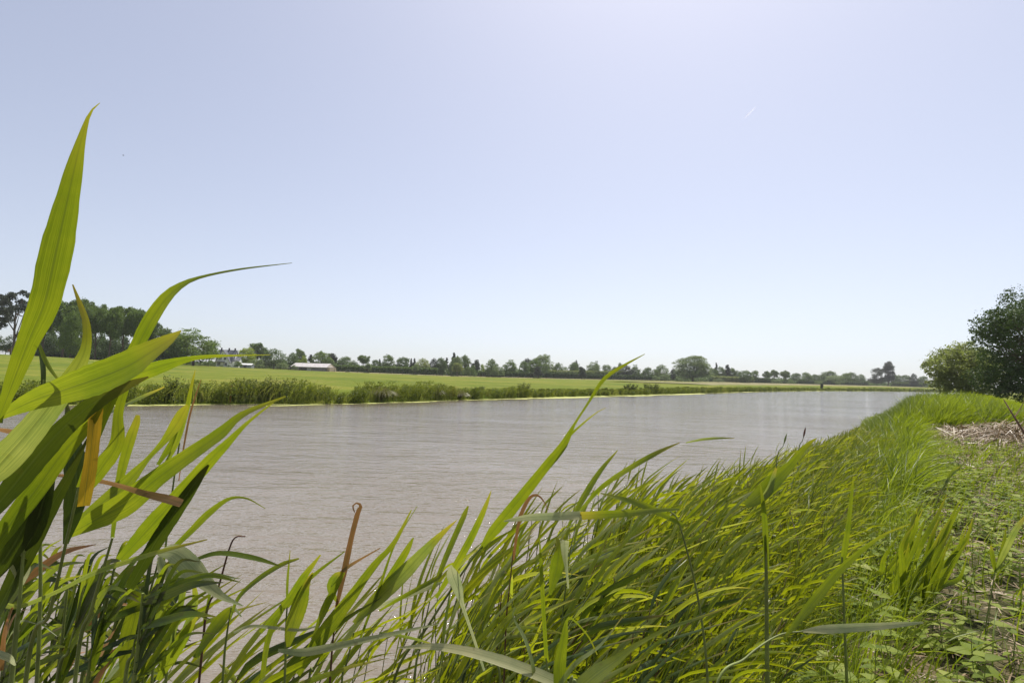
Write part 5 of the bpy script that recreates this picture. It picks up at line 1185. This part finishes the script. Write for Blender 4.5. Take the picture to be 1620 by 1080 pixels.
hero('reed with a broad pale blade crossing the bottom edge middle', [(905, 1100, 1.05), (900, 1092, 1.05), (890, 1085, 1.05)], [
    (PA, 1.05, 1.1, [(905, 1090, 18), (850, 1066, 20), (790, 1044, 19), (730, 1028, 15), (680, 1022, 10), (630, 1024, 2)], .95), (GR, 1.02, 1.0, [(885, 1090, 34), (884, 1050, 28), (891, 1010, 18), (896, 982, 6), (905, 978, 4), (930, 1005, 3), (945, 1035, 2)], .6),
    (GR, 1.1, 1.05, [(815, 960, 5), (812, 975, 3), (830, 1010, 8), (842, 1050, 9), (848, 1095, 10)], .9)])
hero('reed with a solitary dead-straight narrow upright blade, middle', [(868, 1090, 1.3), (866, 1060, 1.3), (864, 1040, 1.3)], [
    (GR, 1.3, 1.25, [(865, 1045, 8), (861, 980, 8), (857, 910, 7), (853, 846, 1.5)], .25), (GR, 1.3, 1.3, [(870, 940, 5), (880, 900, 24), (884, 870, 26), (880, 850, 5)], .5),
    (PA, 1.28, 1.3, [(893, 854, 16), (893, 875, 13), (896, 900, 6), (899, 930, 3)], .9)])
hero('reed with a large yellow-green leaf spreading from the bottom edge', [(905, 1110, .95), (915, 1100, .95), (922, 1092, .95)], [
    (GR, .95, 1.0, [(905, 1100, 34), (945, 1066, 34), (975, 1044, 18), (1010, 1018, 8), (1060, 992, 6), (1110, 975, 4), (1170, 952, 2)], 1.0), (GR, 1.0, 1.0, [(880, 1090, 8), (910, 1050, 8), (950, 1020, 6), (985, 975, 2)], .9)])
hero('stout solitary upright reed shoot towering in the right reed belt', [(1214, 1100, 1.7), (1213, 1000, 1.7), (1212, 900, 1.7), (1210, 840, 1.7)], [
    (GR, 1.7, 1.68, [(1212, 900, 10), (1211, 850, 10), (1208, 800, 8), (1203, 765, 2)], .15), (GR, 1.72, 1.7, [(1180, 800, 10), (1200, 785, 24), (1226, 758, 24), (1250, 735, 15), (1276, 704, 8), (1292, 693, 2)], .5),
    (GR, 1.7, 1.7, [(1205, 790, 6), (1215, 775, 20), (1222, 755, 12), (1228, 740, 3)], .9)], rad=.007)
hero('second upright reed shoot with tapering blade further right', [(1340, 1090, 2.2), (1335, 960, 2.2), (1332, 880, 2.2)], [
    (GR, 2.2, 2.15, [(1333, 890, 8), (1340, 840, 10), (1346, 790, 7), (1350, 755, 1.5)], .3)], rad=.006)
hero('reed with a long blade curving level towards the right over water', [(880, 1090, 2.2), (898, 900, 2.2), (915, 810, 2.2)], [
    (GR, 2.2, 2.1, [(915, 812, 5), (950, 772, 8), (1000, 738, 9), (1040, 716, 8), (1075, 700, 1.5)], .8), (GR, 2.2, 2.1, [(900, 830, 5), (925, 785, 13), (950, 745, 9), (977, 712, 1.5)], .5),
    (GR, 2.1, 2.0, [(1085, 700, 2), (1110, 695, 4), (1135, 693, 4), (1162, 693, 1)], .9)])
hero('reed sending a pale broad blade level over the nettles at right', [(1130, 1100, 1.2), (1180, 1040, 1.25), (1230, 1005, 1.3), (1270, 998, 1.3)], [
    (PA, 1.3, 1.35, [(1268, 998, 3), (1300, 995, 13), (1350, 992, 14), (1400, 989, 11), (1460, 984, 3)], .9), (GR, 1.3, 1.25, [(1240, 1010, 4), (1280, 960, 14), (1330, 900, 12), (1390, 850, 6), (1440, 828, 1.5)], .6)])
hero('young reed sprout standing alone in the nettles at the right edge', [(1560, 990, 3.0), (1568, 940, 3.0), (1575, 900, 3.0)], [
    (GR, 3.0, 2.9, [(1575, 905, 5), (1590, 870, 11), (1605, 840, 9), (1625, 812, 2)], .9), (GR, 3, 3, [(1575, 905, 4), (1571, 880, 9), (1568, 862, 2)], .8), (GR, 3, 3, [(1576, 900, 4), (1586, 870, 7), (1592, 835, 1)], .5)], rad=.004)
hero('thin young reed sprout among nettles, upper right', [(1480, 800, 6.0), (1490, 775, 6.0), (1500, 755, 6.0)], [
    (GR, 6, 6, [(1498, 760, 3), (1506, 745, 5), (1520, 738, 2)], .8), (GR, 6, 6, [(1500, 757, 3), (1512, 745, 4), (1528, 730, 1)], .6), (GR, 6, 6, [(1493, 772, 3), (1498, 760, 6), (1496, 770, 1)], .9)], rad=.006)
for i, (px, py) in enumerate([(1412, 985), (1432, 990), (1448, 975), (1462, 985), (1425, 940), (1395, 960), (1470, 950)]):
    r = random.Random(i); d = 1.5 * F / max(py - hor(px), 1) + .1
    lv = []
    for k in range(4):
        bx = px + r.uniform(-8, 14); tx = bx + r.uniform(12, 62); ty = py - r.uniform(90, 175); lv.append((GR, d, d - .1, [(bx, py - r.uniform(5, 60), 5), ((bx + tx) / 2 - 4, (py + ty) / 2, r.uniform(6, 11)), (tx - 5 + r.uniform(-8, 4), ty + 35, 6), (tx + r.uniform(0, 14), ty, 1)], r.uniform(.2, .72)))
    hero('short bright reed in the tuft at the edge of the nettles', [(px, py + 15, d), (px + 4, py - 40, d), (px + 10, py - 80, d)], lv, rad=.003, group='reeds of the tuft beside the nettles')

for i in range(19):                      # thicket at the lower left, behind the traced reeds
    r = random.Random(100 + i); d = r.uniform(.95, 1.8); bx = r.uniform(-50, 250); ty = r.uniform(880, 960); sx = r.uniform(15, 60)
    stem = [(bx, 1110, d), (bx + sx * .5, (1110 + ty) / 2, d), (bx + sx, ty, d)]; lv = []
    for k in range(11):
        t = r.uniform(0.0, 1); x0, y0 = bx + sx * t, 1110 + (ty - 1110) * t; L = r.uniform(90, 200) * 1.1 / d; a = math.radians(r.choice([r.uniform(35, 60), r.uniform(45, 85), r.uniform(10, 75)])); wd = r.uniform(5, 15) * 1.1 / d
        dy = -math.sin(a) * L * (1 if y0 - math.sin(a) * L > 850 else .4); dx = math.cos(a) * L; dr = r.uniform(0, 30)
        lv.append((r.choice([GR, GR, DK, DK]) if r.random() > .12 else (PA if r.random() > .4 else DR), d, d + r.uniform(-.12, .12), [(x0, y0, wd * .4), (x0 + dx * .3, y0 + dy * .38, wd), (x0 + dx * .65, y0 + dy * .8, wd * .75), (x0 + dx, y0 + dy + dr, 1)], r.uniform(.0, .6)))
    hero('leafy reed in the dark thicket filling the lower left corner', stem, lv, rad=.0035, group='reeds of the lower left thicket')

def plantain():
    for px, py, b, lab in [(1240, 702, (1228, 745), 'slim green seed head on a thin stalk over the water'), (1271, 692, (1262, 735), 'dark brown seed head on a thin stalk over the reeds')]:
        d = 4.2; t = P(px, py, d); bb = P(*b, d); base = np.array([bb[0], bb[1], max(gz(bb[0], bb[1]), -.2)])
        e = empty('seed_stalk', base, lab, 'seed stalk')
        k = MB(); tube(k, catmull([np.array([0, 0, -.03]), bb - base, t - base], 12), np.linspace(.004, .0025, 12), 5); k.obj('stem', STEM, e)
        k = MB(); u = np.linspace(0, 1, 9); ax = nrm(t - bb); tube(k, [t - base + ax * (.0 + .085 * q) for q in u], .0075 * np.sin(np.pi * np.clip(u, .08, .95)) ** .7, 8); k.obj('seed_head', STEM if px < 1260 else STEM_RED, e)
plantain()

# ------------------------------------------------------------------ sky details
def contrail():
    m, n, o = mat('contrail'); tc = n.nodes.new('ShaderNodeTexCoord'); e = n.nodes.new('ShaderNodeBsdfTranslucent'); e.inputs[0].default_value = (.98, .98, 1, 1)
    t = n.nodes.new('ShaderNodeBsdfTransparent'); mx = n.nodes.new('ShaderNodeMixShader')
    f = ramp(n, noise(n, tc.outputs['Object'], .004, 3), [(.3, (.0, .0, .0)), (.7, (.35, .35, .35))]); n.links.new(f, mx.inputs[0])
    n.links.new(t.outputs[0], mx.inputs[1]); n.links.new(e.outputs[0], mx.inputs[2]); n.links.new(mx.outputs[0], o.inputs[0])
    D = 16000; a = P(1177, 188, D); b = P(1196, 169, D); mb = MB(); tube(mb, catmull([a * 0, (b - a) * .5, b - a], 12), np.array([5, 14, 22, 28, 30, 30, 30, 28, 26, 22, 12, 4]), 8)
    o_ = mb.obj('contrail', m); o_.location = tuple(a); tag(o_, 'short faint white vapour trail high in the sky', 'contrail')
contrail()
def bird():
    c = P(195, 246, 85); mb = MB(); u = np.linspace(-1, 1, 9)
    tube(mb, [(x * .13, 0, 0) for x in u], .035 * np.sqrt(np.clip(1 - u ** 2, .02, 1)), 8)
    for s in (-1, 1): mb.add([(.06, 0, .01), (-.05, 0, .01), (-.07, s * .12, .07), (-.01, s * .27, .02), (.05, s * .13, .07)], q=[(0, 1, 2, 4)], t=[(4, 2, 3)])
    mb.add([(-.12, 0, 0), (-.2, .035, 0), (-.2, -.035, 0)], t=[(0, 1, 2)])
    o = mb.obj('bird', simple('bird_feathers', (.04, .04, .04), .7)); o.location = tuple(c); o.rotation_euler = (0, 0, .5); tag(o, 'tiny dark bird flying in the upper left sky', 'bird')
bird()

# ------------------------------------------------------------------ haze
def haze():
    m, n, o = mat('haze'); v = n.nodes.new('ShaderNodeVolumePrincipled'); v.inputs['Density'].default_value = 0.00022
    v.inputs['Color'].default_value = (.93, .93, .95, 1); v.inputs['Anisotropy'].default_value = 0.3
    n.links.new(v.outputs[0], o.inputs['Volume'])
    mb = MB(); box(mb, -9300, 9300, -9300, 9300, -3.0, 34.0); tag(mb.obj('haze', m, smooth=False), kind='stuff')
haze()
